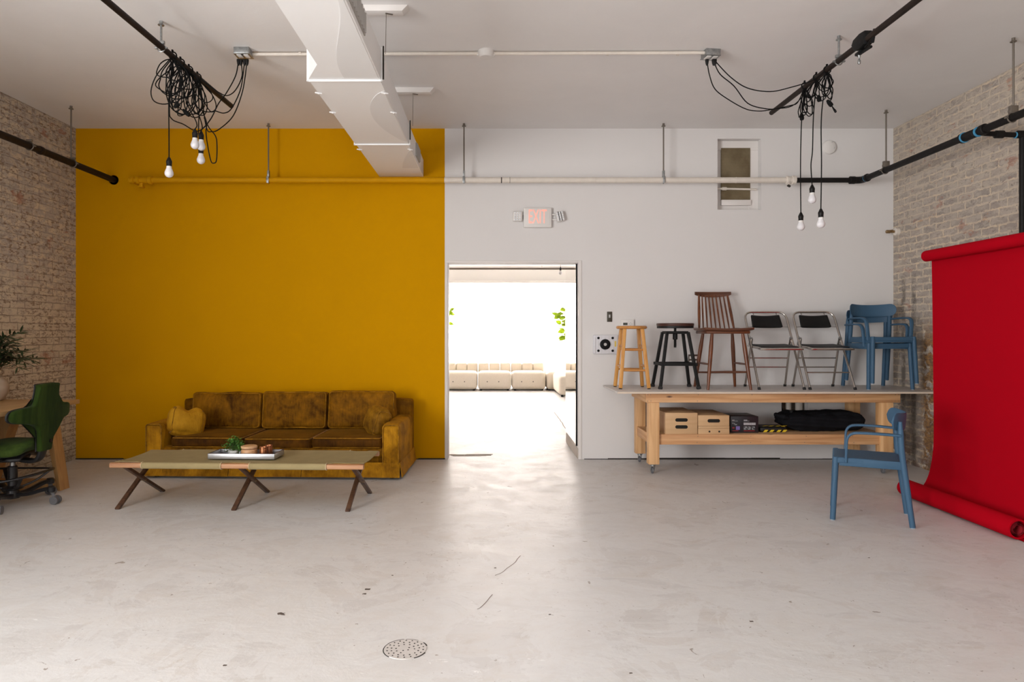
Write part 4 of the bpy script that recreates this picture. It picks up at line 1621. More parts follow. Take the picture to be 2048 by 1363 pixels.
for k in range(60):
    az = rr.uniform(0, 2 * PI); el = rr.uniform(.05, 1.4)
    R = rr.uniform(.05, .095)
    tip = Vector((math.cos(az) * math.cos(el) * R, math.sin(az) * math.cos(el) * R, .062 + math.sin(el) * R * 1.0 - .02 * math.cos(el)))
    st.tube(spline([(0, 0, .045), tip * .5 + Vector((0, 0, .04)), tip], 4), .0012, 5)
    for q in range(7):
        pos = tip + Vector((rr.uniform(-1, 1), rr.uniform(-1, 1), rr.uniform(-1, .7))) * .02
        leaf(lf, pos, (rr.uniform(-1, 1), rr.uniform(-1, 1), rr.uniform(-.3, .8)), (0, 0, 1), rr.uniform(.016, .025), rr.uniform(.012, .018))
st.build('stem', 'stem', t); lf.build('foliage', 'herb', t, angle=180)
# turned wooden box
t = thing('wooden_box', 'round pale wooden box with a lid, in the middle of the tray', 'box', (-1.953, 5.48, TB))
p = MB(); p.lathe([(.056, 0), (.061, .004), (.0625, .03), (.061, .062), (.058, .066)], (0, 0, 0), 36); p.build('body', 'box_wood', t)
p = MB(); p.lathe([(.058, .066), (.0585, .070)], (0, 0, 0), 36); p.build('groove', 'groove', t)
p = MB(); p.lathe([(.060, .070), (.064, .073), (.064, .086), (.060, .091), (.03, .0935), (.0, .094)], (0, 0, 0), 36); p.build('lid', 'box_lid', t)
def cup(label, x, y):
    t = thing('copper_cup', label, 'cup', (x, y, TB), 0, 'copper cups on the tray')
    p = MB(); p.lathe([(.028, 0), (.0305, .003), (.031, .08), (.0305, .082), (.029, .080), (.0285, .006), (.0, .005)], (0, 0, 0), 30); p.build('body', 'copper', t)
    p = MB()
    p.lathe([(.0312, .070), (.0318, .074), (.0312, .078)], (0, 0, 0), 30, cap=False)
    p.build('rim', 'copper', t)
cup('front copper cup standing on the right of the tray, beside the wooden box', -1.835, 5.47)
cup('copper cup half hidden behind the front cup on the tray', -1.822, 5.56)

# ================================================================== DESK, VASE, OFFICE CHAIR
DZ_ = .77
t = thing('desk', 'pale wooden trestle desk standing along the left brick wall', 'desk', (-4.07, 4.9, 0))
p = MB(); p.b2((-.40, -1.0, DZ_ - .037), (.41, 1.155, DZ_), .004); p.build('desk_top', 'desk', t)
for y in (-.75, 1.035):
    l = MB()
    l.prism([(.335 - .005, 0), (.40 - .045, 0), (.245, DZ_ - .037), (.175, DZ_ - .037)], y - .065, y + .065, 'xz', .004)
    l.build('leg', 'desk_leg', t)
    l = MB()
    l.prism([(-.335, 0), (-.275, 0), (-.03, DZ_ - .037), (-.30, DZ_ - .037)], y - .065, y + .065, 'xz', .004)
    l.build('leg', 'desk_leg', t)
    l = MB(); l.b2((-.30, y - .055, .0), (.34, y + .055, .085), .004); l.build('stretcher', 'desk_leg', t)
    l = MB(); l.b2((-.30, y - .055, DZ_ - .10), (.22, y + .055, DZ_ - .037), .004); l.build('stretcher', 'desk_leg', t)
vx, vy = -4.33, 5.93
t = thing('olive_branch_vase', 'beige stoneware vase of dark green olive branches on the end of the desk', 'plant', (vx, vy, DZ_))
p = MB(); p.lathe([(.055, 0), (.075, .01), (.105, .07), (.112, .12), (.098, .17), (.068, .195), (.064, .205), (.058, .205), (.055, .19), (.0, .12)], (0, 0, 0), 36); p.build('vase', 'vase', t)
rr = random.Random(12)
tips = [(80, 715, 5.85), (62, 700, 5.8), (44, 664, 5.9), (22, 672, 5.8), (38, 735, 5.75), (5, 690, 5.95), (-20, 650, 5.9), (30, 690, 6.0), (-40, 690, 5.8), (58, 728, 5.9), (12, 720, 5.8), (-60, 720, 5.8), (52, 718, 5.75), (28, 712, 5.7), (70, 722, 5.95), (15, 700, 5.7), (36, 680, 5.75)]
sm, lm = MB(), MB()
for (px, py, yy) in tips:
    tip = W(px, py, yy) - Vector((vx, vy, DZ_))
    tip.x = max(tip.x, -.12)
    a = Vector((rr.uniform(-.02, .02), rr.uniform(-.02, .02), .19))
    mid = Vector((tip.x * .35, tip.y * .4, .19 + (tip.z - .19) * .75 + .03))
    if tip.z < .35:
        mid.z = tip.z + .07
    path = spline([a, mid, tip], 8)
    sm.tube(path, [.0028] * (len(path) - 4) + [.0018] * 4, 6)
    for k in range(4, len(path) - 1):
        for s in (-1, 1):
            d = (path[k + 1] - path[k]).normalized()
            side = d.cross(Vector((0, 0, 1))).normalized()
            dirn = d * .8 + side * s * rr.uniform(.5, 1.0) + Vector((0, 0, rr.uniform(-.5, .5)))
            leaf(lm, path[k] + d * rr.uniform(0, .01), dirn, Vector((rr.uniform(-.4, .4), rr.uniform(-.6, .2), 1)), rr.uniform(.075, .125), rr.uniform(.014, .020), .1)
    leaf(lm, path[-1], path[-1] - path[-2], (0, 0, 1), .06, .013)
for q in lm.v + sm.v:
    q.x = max(q.x, -.138 + .01 * math.sin(q.z * 40))
sm.build('stem', 'twig', t); lm.build('foliage', 'olive', t, angle=180)

# saddle style office chair, facing the desk (local: front = -x)
t = thing('office_chair', 'green saddle office chair with black five star base, pulled up to the desk', 'chair', (-3.81, 5.42, 0), 0)
base = MB()
base.lathe([(.0, .045), (.052, .05), (.055, .07), (.040, .12), (.034, .14), (.034, .30), (.030, .305), (.0, .305)], (0, 0, 0), 20)
hub = base.build('column', 'chair_black', t)
p = MB(); p.lathe([(.020, .30), (.020, .40)], (0, 0, 0), 16); p.build('gas_lift', 'zinc', t)
for k in range(5):
    a = math.radians(-2 + 72 * k)
    d = Vector((math.cos(a), math.sin(a), 0))
    p = MB()
    path = spline([d * .03 + V(0, 0, .075), d * .14 + V(0, 0, .085), d * .24 + V(0, 0, .115), d * .315 + V(0, 0, .128)], 5)
    p.tube(path, .02, 12, flat=(.050, .030))
    p.lathe([(.026, .10), (.030, .105), (.030, .138), (.022, .146)], d * .315, 16)
    leg = p.build('leg', 'chair_black', t)
    q = MB()
    s = Vector((-d.y, d.x, 0))
    cpos = d * .335 + s * .02 + V(0, 0, .033)
    for e in (-.020, .020):
        q.cyl(cpos + d * 0 + s * (e - .009), cpos + s * (e + .009), .033, n=20)
    q.cyl(cpos - s * .03, cpos + s * .03, .012, n=10)
    q.bar(cpos + V(0, 0, .0), d * .315 + V(0, 0, .11), .03, .02, bev=.004)
    q.build('caster', 'caster_grey', leg)
# foot hoop
p = MB()
hoop = []
for i in range(28):
    a = 2 * PI * i / 28
    hoop.append((.26 * math.cos(a) + .0, .29 * math.sin(a), .245 + .015 * math.cos(2 * a)))
p.tube(hoop, .012, 8, True, flat=(.034, .016))
for a in (40, 140, 220, 320):
    a = math.radians(a)
    p.tube(spline([(.05 * math.cos(a), .05 * math.sin(a), .13), (.15 * math.cos(a), .17 * math.sin(a), .17), (.25 * math.cos(a), .28 * math.sin(a), .243)], 5), .01, 8, flat=(.030, .014))
p.lathe([(.036, .11), (.075, .125), (.08, .135), (.036, .15)], (0, 0, 0), 20)
p.build('foot_hoop', 'chair_black', t)
# mechanism and spine
p = MB()
p.box((.0, 0, .385), (.20, .16, .06), None, .02, 3)
p.tube(spline([(-.02, 0, .39), (.08, 0, .355), (.17, 0, .345), (.215, 0, .37), (.238, 0, .43), (.245, 0, .50)], 6), .02, 12, flat=(.085, .034))
p.build('spine', 'chair_black', t)
p = MB(); p.tube([(.05, -.10, .385), (.05, -.2, .38)], .009, 8); p.box((.05, -.22, .38), (.03, .05, .012), None, .004); p.build('lever', 'chair_black', t)
# saddle seat
def seatfn(q, u):
    x, y = q.x, q.y
    # raised rear bolster and drooping sides, nose narrower
    q.z += .05 * max(0, u.x) ** 2 - .055 * (abs(u.y) ** 2.2) * (.55 + .45 * max(0, -u.x)) + .012 * math.cos(u.x * 3)
    q.y *= 1 - .22 * max(0, -u.x) ** 1.5 - .22 * max(0, u.x) ** 2
    return q
p = MB(); p.cushion((-.02, 0, .455), (.44, .44, .085), .038, (.01, .01, .015), n=16, fn=seatfn); p.build('seat', 'chair_seat', t, angle=80)
p = MB(); p.cushion((-.02, 0, .418), (.34, .34, .035), .015, n=8, fn=lambda q, u: Vector((q.x, q.y * (1 - .2 * u.x ** 2), q.z - .045 * abs(u.y) ** 2.2))); p.build('seat_shell', 'chair_black', t, angle=80)
# backrest: upright flag, two rounded wings, narrow tail
def backrest(th, off, m, name, grow=0.0):
    half = [(.055, .425), (.066, .445), (.070, .52), (.082, .585), (.125, .635), (.20, .660), (.285, .672), (.335, .690), (.350, .725), (.335, .765), (.29, .782),
            (.20, .790), (.155, .80), (.135, .83), (.125, .88), (.120, .935), (.105, .958)]
    out = half + [(-a, b_) for a, b_ in half[::-1]]
    # resample smooth closed outline
    pts = spline([Vector((a, b_, 0)) for a, b_ in out] + [Vector((out[0][0], out[0][1], 0))], 4)[:-1]
    cx, cz = 0, .70
    bm = bmesh.new()
    rings = []
    for (s, dx) in ((.90, -th * .5), (.965, -th * .44), (1, -th * .2), (1, th * .2), (.965, th * .44), (.90, th * .5)):
        ring = []
        for q in pts:
            y, z = q.x, q.y
            nn = Vector((y, 0))
            f = 1 + grow
            yy = y * (s if abs(y) > .1 else 1 - (1 - s) * .8) * f
            zz = cz + (z - cz) * (s + .02 if s < 1 else 1) * f
            ring.append(bm.verts.new((dx, yy, zz)))
        rings.append(ring)
    k = len(pts)
    for a, b_ in zip(rings[:-1], rings[1:]):
        for i in range(k):
            bm.faces.new((a[i], a[(i + 1) % k], b_[(i + 1) % k], b_[i]))
    f0 = bm.faces.new(rings[0][::-1]); f1 = bm.faces.new(rings[-1])
    bmesh.ops.triangulate(bm, faces=[f0, f1])
    bmesh.ops.subdivide_edges(bm, edges=[e for e in bm.edges if e.calc_length() > .05], cuts=2)
    bmesh.ops.triangulate(bm, faces=[f for f in bm.faces if len(f.verts) > 4])
    for v in bm.verts:
        y, z = v.co.y, v.co.z
        # wings wrap forward, the flag leans back
        v.co.x += off - .25 * y * y - .5 * max(0, abs(y) - .2) ** 2 + .10 * max(0, z - .72) - .05 * max(0, .62 - z)
    mb = MB().from_bm(bm)
    return mb.build(name, m, t, angle=85)
backrest(.045, .262, 'chair_green', 'backrest')
backrest(.012, .235, 'chair_black', 'back_shell', .012)
p = MB(); p.lathe([(.016, -.004), (.016, .006), (.0, .006)], (.279, .035, .50), 16, 'x'); p.build('screw_cap', 'chair_black', t)

# ================================================================== WORKBENCH
BZ = .80
t = thing('workbench', 'long rolling workbench of pine with a white top and lower shelf, carrying the seats', 'workbench', (2.69, 6.92, 0))
ox, oy = 2.69, 6.92
p = MB(); p.b2((1.185 - ox, 6.47 - oy, BZ - .018), (4.275 - ox, 7.325 - oy, BZ), .002)
p.build('bench_top', 'bench_top', t)
p = MB(); p.b2((1.185 - ox, 6.466 - oy, BZ - .0165), (4.275 - ox, 6.4705 - oy, BZ - .0015)); p.build('edge_strip', 'bench_edge', t)
x0, x1, yf, yb = 1.471 - ox, 3.915 - ox, 6.55 - oy, 7.22 - oy
def board(lo, hi, m, nm='rail'):
    p = MB(); p.b2(lo, hi, .004); return p.build(nm, m, t)
board((x0, yf, .690), (x1, yf + .038, BZ - .018), 'bench_x', 'apron')
board((x0, yb - .038, .690), (x1, yb, BZ - .018), 'bench_x', 'apron')
for xx in (x0, x1 - .038):
    board((xx, yf + .038, .690), (xx + .038, yb - .038, BZ - .018), 'bench_y', 'apron')
lx = ((1.497 - ox, 1.600 - ox), (3.722 - ox, 3.842 - ox))
for a, b_ in lx:
    board((a, yf + .002 - .012, .098), (b_, yf + .088, .690), 'bench_z', 'leg')
    board((a, yb - .090, .098), (b_, yb - .002, .690), 'bench_z', 'leg')
board((lx[0][1], yf + .018, .284), (lx[1][0], yf + .056, .383), 'bench_x')
board((lx[0][0] + .02, yb - .056, .284), (lx[1][1] - .02, yb - .018, .383), 'bench_x')
for a, b_ in ((lx[0][0] + .012, lx[0][0] + .05), (lx[1][1] - .05, lx[1][1] - .012)):
    board((a, yf + .088, .290), (b_, yb - .09, .383), 'bench_y')
board((lx[0][0] + .05, yf + .057, .372), (lx[1][1] - .05, yb - .057, .383), 'plywood', 'shelf')
p = MB()
rr = random.Random(4)
for xx in (x0 + .02, x0 + .05, -.72, -.2, .32, .78, x1 - .05, x1 - .02):
    for zz in (.705, .765):
        p.lathe([(.004, -.0006), (.004, .001)], (xx + rr.uniform(-.005, .005), yf, zz), 8, 'y')
        if lx[0][1] < xx < lx[1][0]:
            p.lathe([(.004, -.0006), (.004, .001)], (xx + rr.uniform(-.01, .01), yf + .018, zz - .40), 8, 'y')
p.build('screw', 'rod', t)
for (a, b_) in lx:
    for yy in (yf + .045, yb - .045):
        cx_ = (a + b_) / 2
        c_ = MB()
        c_.box((cx_, yy, .094), (.06, .06, .008), None, .002)
        c_.lathe([(.018, .072), (.024, .076), (.024, .092)], (cx_, yy, 0), 16)
        for s in (-.017, .017):
            c_.prism([(-.012, .075), (.014, .075), (.024, .03), (.012, .024)], cx_ + s - .0015, cx_ + s + .0015, 'yz', 0, Matrix.Translation(V(0, yy, 0)))
        c_.cyl((cx_ - .019, yy + .017, .032), (cx_ + .019, yy + .017, .032), .005, n=8)
        k = c_.build('caster', 'zinc', t)
        w = MB(); w.lathe([(.026, -.011), (.031, -.008), (.031, .008), (.026, .011)], (cx_, yy + .017, .0315), 22, 'x'); w.build('wheel', 'caster_grey', k)

# ---- things on the lower shelf
SZ = .383
def slot_box(name, label, x0, x1, yfr, z0, z1, depth, slots, group, holes_=()):
    t = thing(name, label, 'box', ((x0 + x1) / 2, yfr + depth / 2, z0), 0, group)
    p = MB(); p.b2((-(x1 - x0) / 2, -depth / 2, 0), ((x1 - x0) / 2, depth / 2, z1 - z0), .003); p.build('body', 'plywood', t)
    for zc in slots:
        q = MB()
        poly = []
        w, h = .060, .0165
        for i in range(9):
            a = -PI / 2 + PI * i / 8
            poly.append((w - h + h * math.cos(a) * 1.0, zc + h * math.sin(a)))
        for i in range(9):
            a = PI / 2 + PI * i / 8
            poly.append((-w + h + h * math.cos(a), zc + h * math.sin(a)))
        q.prism(poly, -depth / 2 - .0015, -depth / 2 + .02, 'xz')
        q.build('handle_slot', 'slot', t)
    for hx in holes_:
        q = MB(); q.lathe([(.009, -depth / 2 - .0015), (.009, -depth / 2 + .01)], (hx, 0, (z1 - z0) / 2 - .002), 16, 'y'); q.build('finger_hole', 'slot', t)
    return t
yS = 6.578
def XS(px): return W(px, 0, yS).x
slot_box('apple_box', 'tall plywood apple box with two hand slots, at the left end of the lower shelf', XS(1331), XS(1395), yS, SZ, SZ + .205, .50, (.070, .137), 'plywood boxes on the lower shelf')
xa, xb = XS(1396.3), XS(1459)
slot_box('apple_box', 'flat plywood box with two finger holes, bottom of the second stack on the lower shelf', xa, xb, yS, SZ, SZ + .055, .50, (), 'plywood boxes on the lower shelf', (-.042, .052))
slot_box('apple_box', 'thinnest plywood board box, sandwiched in the second stack on the lower shelf', xa + .002, xb, yS, SZ + .056, SZ + .078, .50, (), 'plywood boxes on the lower shelf')
slot_box('apple_box', 'half height plywood box with one hand slot, topmost of the second stack on the shelf', xa, xb - .001, yS, SZ + .079, SZ + .182, .50, (.050,), 'plywood boxes on the lower shelf')
# black carton with print
yC = 6.66
xa, xb = W(1461, 0, yC).x, W(1517, 0, yC).x
hC = W(0, 832, yC).z - SZ
t = thing('product_carton', 'glossy black carton with small printed pictures, beside the plywood boxes on the shelf', 'box', ((xa + xb) / 2, yC + .15, SZ))
hw = (xb - xa) / 2
p = MB(); p.b2((-hw, -.15, 0), (hw, .15, hC), .004); p.build('carton', 'carton', t)
def pr(px0, px1, py0, py1):
    """rectangle on the carton front given in the close-up photo's pixels"""
    return (W(px0, 0, yC).x - (xa + xb) / 2, W(px1, 0, yC).x - (xa + xb) / 2, W(0, py1, yC).z - SZ, W(0, py0, yC).z - SZ)
S_ = 7.062
def cr(x, y): return 1270 + x / S_, 780 + y / S_
def mark(lst, m, name):
    q = MB()
    for (x0_, y0_, x1_, y1_) in lst:
        a = cr(x0_, y0_); c_ = cr(x1_, y1_)
        u0, u1, v0, v1 = pr(a[0], c_[0], a[1], c_[1])
        u0, u1 = max(u0, -hw + .006), min(u1, hw - .006)
        q.b2((u0, -.1512, v0), (u1, -.149, v1))
    q.build(name, m, t, smooth=False)
rr = random.Random(8)
w_ = []
for i in range(11):
    w_.append((1535 + i * 15.5, 458, 1547 + i * 15.5, 472)); w_.append((1535 + i * 15.5, 476, 1547 + i * 15.5, 490))
w_ += [(1370, 418, 1405, 426), (1535, 418, 1585, 426)]
mark(w_, 'print_white', 'print')
mark([(1370, 431, 1450, 438), (1535, 431, 1615, 438), (1372, 455, 1390, 475), (1395, 462, 1412, 480), (1408, 478, 1440, 492), (1535, 510, 1582, 556), (1592, 512, 1632, 556), (1648, 510, 1692, 556)], 'print_grey', 'print')
mark([(1538, 515, 1552, 530), (1562, 535, 1578, 552), (1655, 515, 1668, 535), (1672, 530, 1690, 552), (1600, 520, 1612, 540)], 'print_white', 'print')
mark([(1425, 508, 1480, 558)], 'print_violet', 'print')
mark([(1375, 520, 1405, 540), (1372, 566, 1460, 574), (1535, 568, 1690, 576)], 'print_red', 'print')
# yellow and black striped strap bag
yT = 6.70
xa, xb = W(1519, 0, yT).x, W(1574, 0, yT).x
t = thing('striped_pouch', 'low black pouch with yellow hazard stripes, beside the black carton on the lower shelf', 'pouch', ((xa + xb) / 2, yT + .10, SZ))
hw = (xb - xa) / 2
p = MB(); p.cushion((0, 0, .026), (2 * hw, .2, .052), .02, (.0, .005, .006), wr=.005, wf=14, n=12, fn=lambda q, u: Vector((q.x, q.y, max(.0, .026 + q.z) - .026)))
body = p.build('pouch_body', 'tape_black', t, angle=80)
p = MB()
for x in (-.09, -.03, .04, .095):
    p.add([(x - .012, -.1085, .004), (x + .020, -.1085, .004), (x + .04, -.1065, .026), (x + .008, -.1065, .026), (x - .012, -.103, .004), (x + .020, -.103, .004), (x + .04, -.101, .026), (x + .008, -.101, .026)],
          [[0, 1, 2, 3], [7, 6, 5, 4], [0, 3, 7, 4], [1, 5, 6, 2], [0, 4, 5, 1], [3, 2, 6, 7]])
    p.add([(x + .0, -.06, .0565), (x + .035, -.06, .0565), (x + .075, -.02, .0575), (x + .04, -.02, .0575), (x, -.06, .052), (x + .035, -.06, .052), (x + .075, -.02, .052), (x + .04, -.02, .052)],
          [[0, 1, 2, 3], [7, 6, 5, 4], [0, 3, 7, 4], [1, 5, 6, 2], [0, 4, 5, 1], [3, 2, 6, 7]])
p.build('stripe', 'tape_yellow', body, smooth=False)
# folded black fabric bundle
yB_ = 6.75
xa, xb = W(1575, 0, yB_).x, W(1731, 0, yB_).x
t = thing('fabric_bundle', 'long folded bundle of black fabric lying on the right half of the lower shelf', 'fabric', ((xa + xb) / 2, yB_ + .17, SZ))
p = MB()
def bfn(q, u):
    k = .5 + .5 * min(1, max(0, (u.x + 1) / .35))          # tapers at the left end
    q.z = .088 + (q.z) * (k ** .6) + .006 * math.sin(u.x * 5) + .012 * max(0, u.x - .1)
    q.y *= .8 + .2 * k
    q.z += .006 * math.sin(q.y * 60 + math.sin(q.x * 3) * 2) * (1 if u.z > -.5 else 0)
    if u.y < -.5:
        q.y += .010 * math.sin(q.z * 85 + math.sin(q.x * 5) * 1.5)
    q.z = max(.0, q.z)
    return q
hwb = (xb - xa) / 2
p.cushion((0, 0, 0), (2 * hwb, .36, .170), .060, (.02, .01, .01), wr=.020, wf=10, seed=3.3, n=34, fn=bfn)
p.build('folded_cloth', 'fabric_black', t, angle=80)
p = MB()
p.cushion((-hwb + .05, -.06, .120), (.22, .16, .05), .022, (.01, .01, .01), (0, .25, .2), wr=.015, wf=11, seed=6, n=14)
p.build('loose_flap', 'fabric_black', t, angle=80)
p = MB(); p.cyl((-.27, .0, .15), (-.27, .0, .19), .022, n=16); p.lathe([(.023, .18), (.025, .184), (.025, .19), (.023, .194)], (-.27, 0, 0), 16); p.build('toggle_cap', 'plastic_black', t)

# ================================================================== SEATS ON THE BENCH
# honey coloured wooden stool
t = thing('wooden_stool', 'honey coloured round wooden stool, first on the left end of the workbench', 'stool', (1.413, 6.935, BZ))
p = MB(); p.lathe([(.0, .598), (.140, .598), (.152, .604), (.156, .614), (.152, .625), (.142, .630), (.0, .631)], (0, 0, 0), 40, cap=False); p.build('seat', 'stool_seat', t)
tops = {}
for sx in (-1, 1):
    for sy in (-1, 1):
        a, c_ = V(sx * .142, sy * .150, .0), V(sx * .088, sy * .09, .60)
        l = MB(); l.bar(a + (c_ - a) * .012, c_, .036, .036, (1, 0, 0), .008); lg = l.build('leg', 'stool_wood', t)
        k = MB(); k.bar(a, a + (c_ - a) * .014, .028, .028, (1, 0, 0)); k.build('glide', 'rubber', lg)
def at_leg(sx, sy, z, bx=.142, by=.150, tx=.088, ty=.09, H=.60):
    u = z / H
    return V(sx * (bx + (tx - bx) * u), sy * (by + (ty - by) * u), z)
for z, ax in ((.39, 'x'), (.185, 'x'), (.425, 'y'), (.225, 'y')):
    for s in (-1, 1):
        a, c_ = (at_leg(-1, s, z), at_leg(1, s, z)) if ax == 'x' else (at_leg(s, -1, z), at_leg(s, 1, z))
        p = MB(); p.tube([a, a.lerp(c_, .5), c_], [.010, .013, .010], 12); p.build('rung', 'stool_seat', t)
# black metal screw stool
t = thing('metal_stool', 'black metal swivel stool with dark wooden seat, between honey stool and tall teak chair', 'stool', (1.855, 6.935, BZ))
p = MB(); p.lathe([(.0, .622), (.176, .622), (.183, .630), (.186, .650), (.182, .656), (.0, .657)], (0, 0, 0), 44, cap=False); p.build('seat', 'dark_seat', t)
p = MB(); p.lathe([(.178, .606), (.181, .608), (.181, .628), (.176, .630)], (0, 0, 0), 44, cap=False)
p.box((0, 0, .614), (.34, .03, .008)); p.box((0, 0, .614), (.03, .34, .008)); p.build('seat_ring', 'stool_black', t)
p = MB(); p.cyl((0, 0, .41), (0, 0, .615), .0125, n=14)
for i in range(12):
    p.lathe([(.0125, 0), (.0145, .004), (.0125, .008)], (0, 0, .42 + i * .010), 14, cap=False)
p.lathe([(.02, .49), (.024, .495), (.024, .555), (.02, .56)], (0, 0, 0), 16)
p.build('screw', 'stool_black', t)
p = MB()
p.box((0, 0, .560), (.25, .03, .024), (0, 0, .785), .003); p.box((0, 0, .560), (.25, .03, .024), (0, 0, -.785), .003)
for s in (-1, 1):
    p.box((0, s * .095, .565), (.21, .022, .022), None, .003); p.box((s * .095, 0, .565), (.022, .21, .022), None, .003)
p.build('top_frame', 'stool_black', t)
for sx in (-1, 1):
    for sy in (-1, 1):
        a, c_ = V(sx * .192, sy * .165, .0), V(sx * .105, sy * .095, .565)
        l = MB(); l.bar(a + (c_ - a) * .02, c_, .030, .030, (1, 0, 0), .003); lg = l.build('leg', 'stool_black', t)
        k = MB(); k.bar(a, a + (c_ - a) * .05, .040, .040, (1, 0, 0), .006); k.build('foot', 'rubber', lg)
p = MB()
zr = .245
def sl(sx, sy): return at_leg(sx, sy, zr, .192, .165, .105, .095, .565)
for s in (-1, 1):
    p.bar(sl(-1, s) + V(-.03, s * .014, 0), sl(1, s) + V(.03, s * .014, 0), .008, .030, (0, 0, 1), .002)
    p.bar(sl(s, -1) + V(s * .014, -.03, .0), sl(s, 1) + V(s * .014, .03, 0), .008, .030, (0, 0, 1), .002)
p.build('foot_ring', 'stool_black', t)

# teak spindle-back bar chair
t = thing('spindle_chair', 'tall dark teak counter chair with a spindle back, standing mid bench', 'chair', (2.315, 6.885, BZ))
p = MB()
def sfn(q, u):
    q.z += .012 * (abs(u.x) ** 2) + .010 * (u.y ** 2) - .012
    q.x *= 1 - .05 * max(0, u.y) - .03 * (u.y ** 2)
    return q
p.cushion((0, -.01, .592), (.50, .44, .030), .012, n=14, fn=sfn)
seat = p.build('seat', 'teak_x', t, angle=60)
p = MB(); p.box((0, -.01, .565), (.43, .36, .030), None, .008); p.build('seat_frame', 'teak_x', t)
def turned(a, c_, r0, r1, r2):
    m = MB()
    a, c_ = Vector(a), Vector(c_)
    n = 12
    m.tube([a.lerp(c_, i / n) for i in range(n + 1)], [r0 + (r1 - r0) * math.sin(PI * min(1, (i / n) / .75) / 2) if i / n < .75 else r1 + (r2 - r1) * ((i / n - .75) / .25) for i in range(n + 1)], 14)
    return m
LT = {}
for sx in (-1, 1):
    for sy, yb0 in ((-1, -.215), (1, .225)):
        a, c_ = V(sx * .210, yb0, 0), V(sx * .150, sy * .145 - .01, .56)
        LT[(sx, sy)] = (a, c_)
        turned(a, c_, .0125, .0205, .014).build('leg', 'teak', t)
def lp(sx, sy, z):
    a, c_ = LT[(sx, sy)]
    return a.lerp(c_, z / .56)
for a, c_, r in ((lp(-1, -1, .175), lp(1, -1, .175), .011), (lp(-1, 1, .15), lp(1, 1, .15), .010), (lp(-1, -1, .25), lp(-1, 1, .25), .010), (lp(1, -1, .25), lp(1, 1, .25), .010)):
    p = MB(); p.tube([a, a.lerp(c_, .5), c_], [r * .8, r * 1.15, r * .8], 12); p.build('stretcher', 'teak_x', t)
nS = 9
for i in range(nS):
    u = -1 + 2 * i / (nS - 1)
    bow = .035 * (1 - u * u)
    a = V(u * .180, .165 + bow * .6, .595)
    c_ = V(u * .150 + .012, .315 + bow, .955 - .0)
    out = i in (0, nS - 1)
    m = MB()
    n = 8
    r = .0135 if out else .0085
    m.tube([a.lerp(c_, k / n) for k in range(n + 1)], [r * (.72 + .38 * math.sin(PI * k / n)) for k in range(n + 1)], 10)
    m.build('spindle', 'teak', t)
p = MB()
poly = []
vs, fs = [], []
n = 20
for i in range(n + 1):
    u = -1 + 2 * i / n
    x = u * .190 + .014
    y = .315 + .035 * (1 - u * u) + .014
    zt = .992
    zb_ = .960 - .026 * (1 - u * u) ** .8
    for dy, z in ((-.011, zb_), (-.013, (zb_ + zt) / 2), (-.008, zt), (.010, zt), (.012, (zb_ + zt) / 2), (.008, zb_)):
        vs.append((x, y + dy + .12 * (z - .96), z))
for i in range(n):
    for j in range(6):
        fs.append([i * 6 + j, i * 6 + (j + 1) % 6, (i + 1) * 6 + (j + 1) % 6, (i + 1) * 6 + j])
fs += [list(range(6))[::-1], [n * 6 + j for j in range(6)]]
p.add(vs, fs); p.build('top_rail', 'teak_x', t, angle=50)

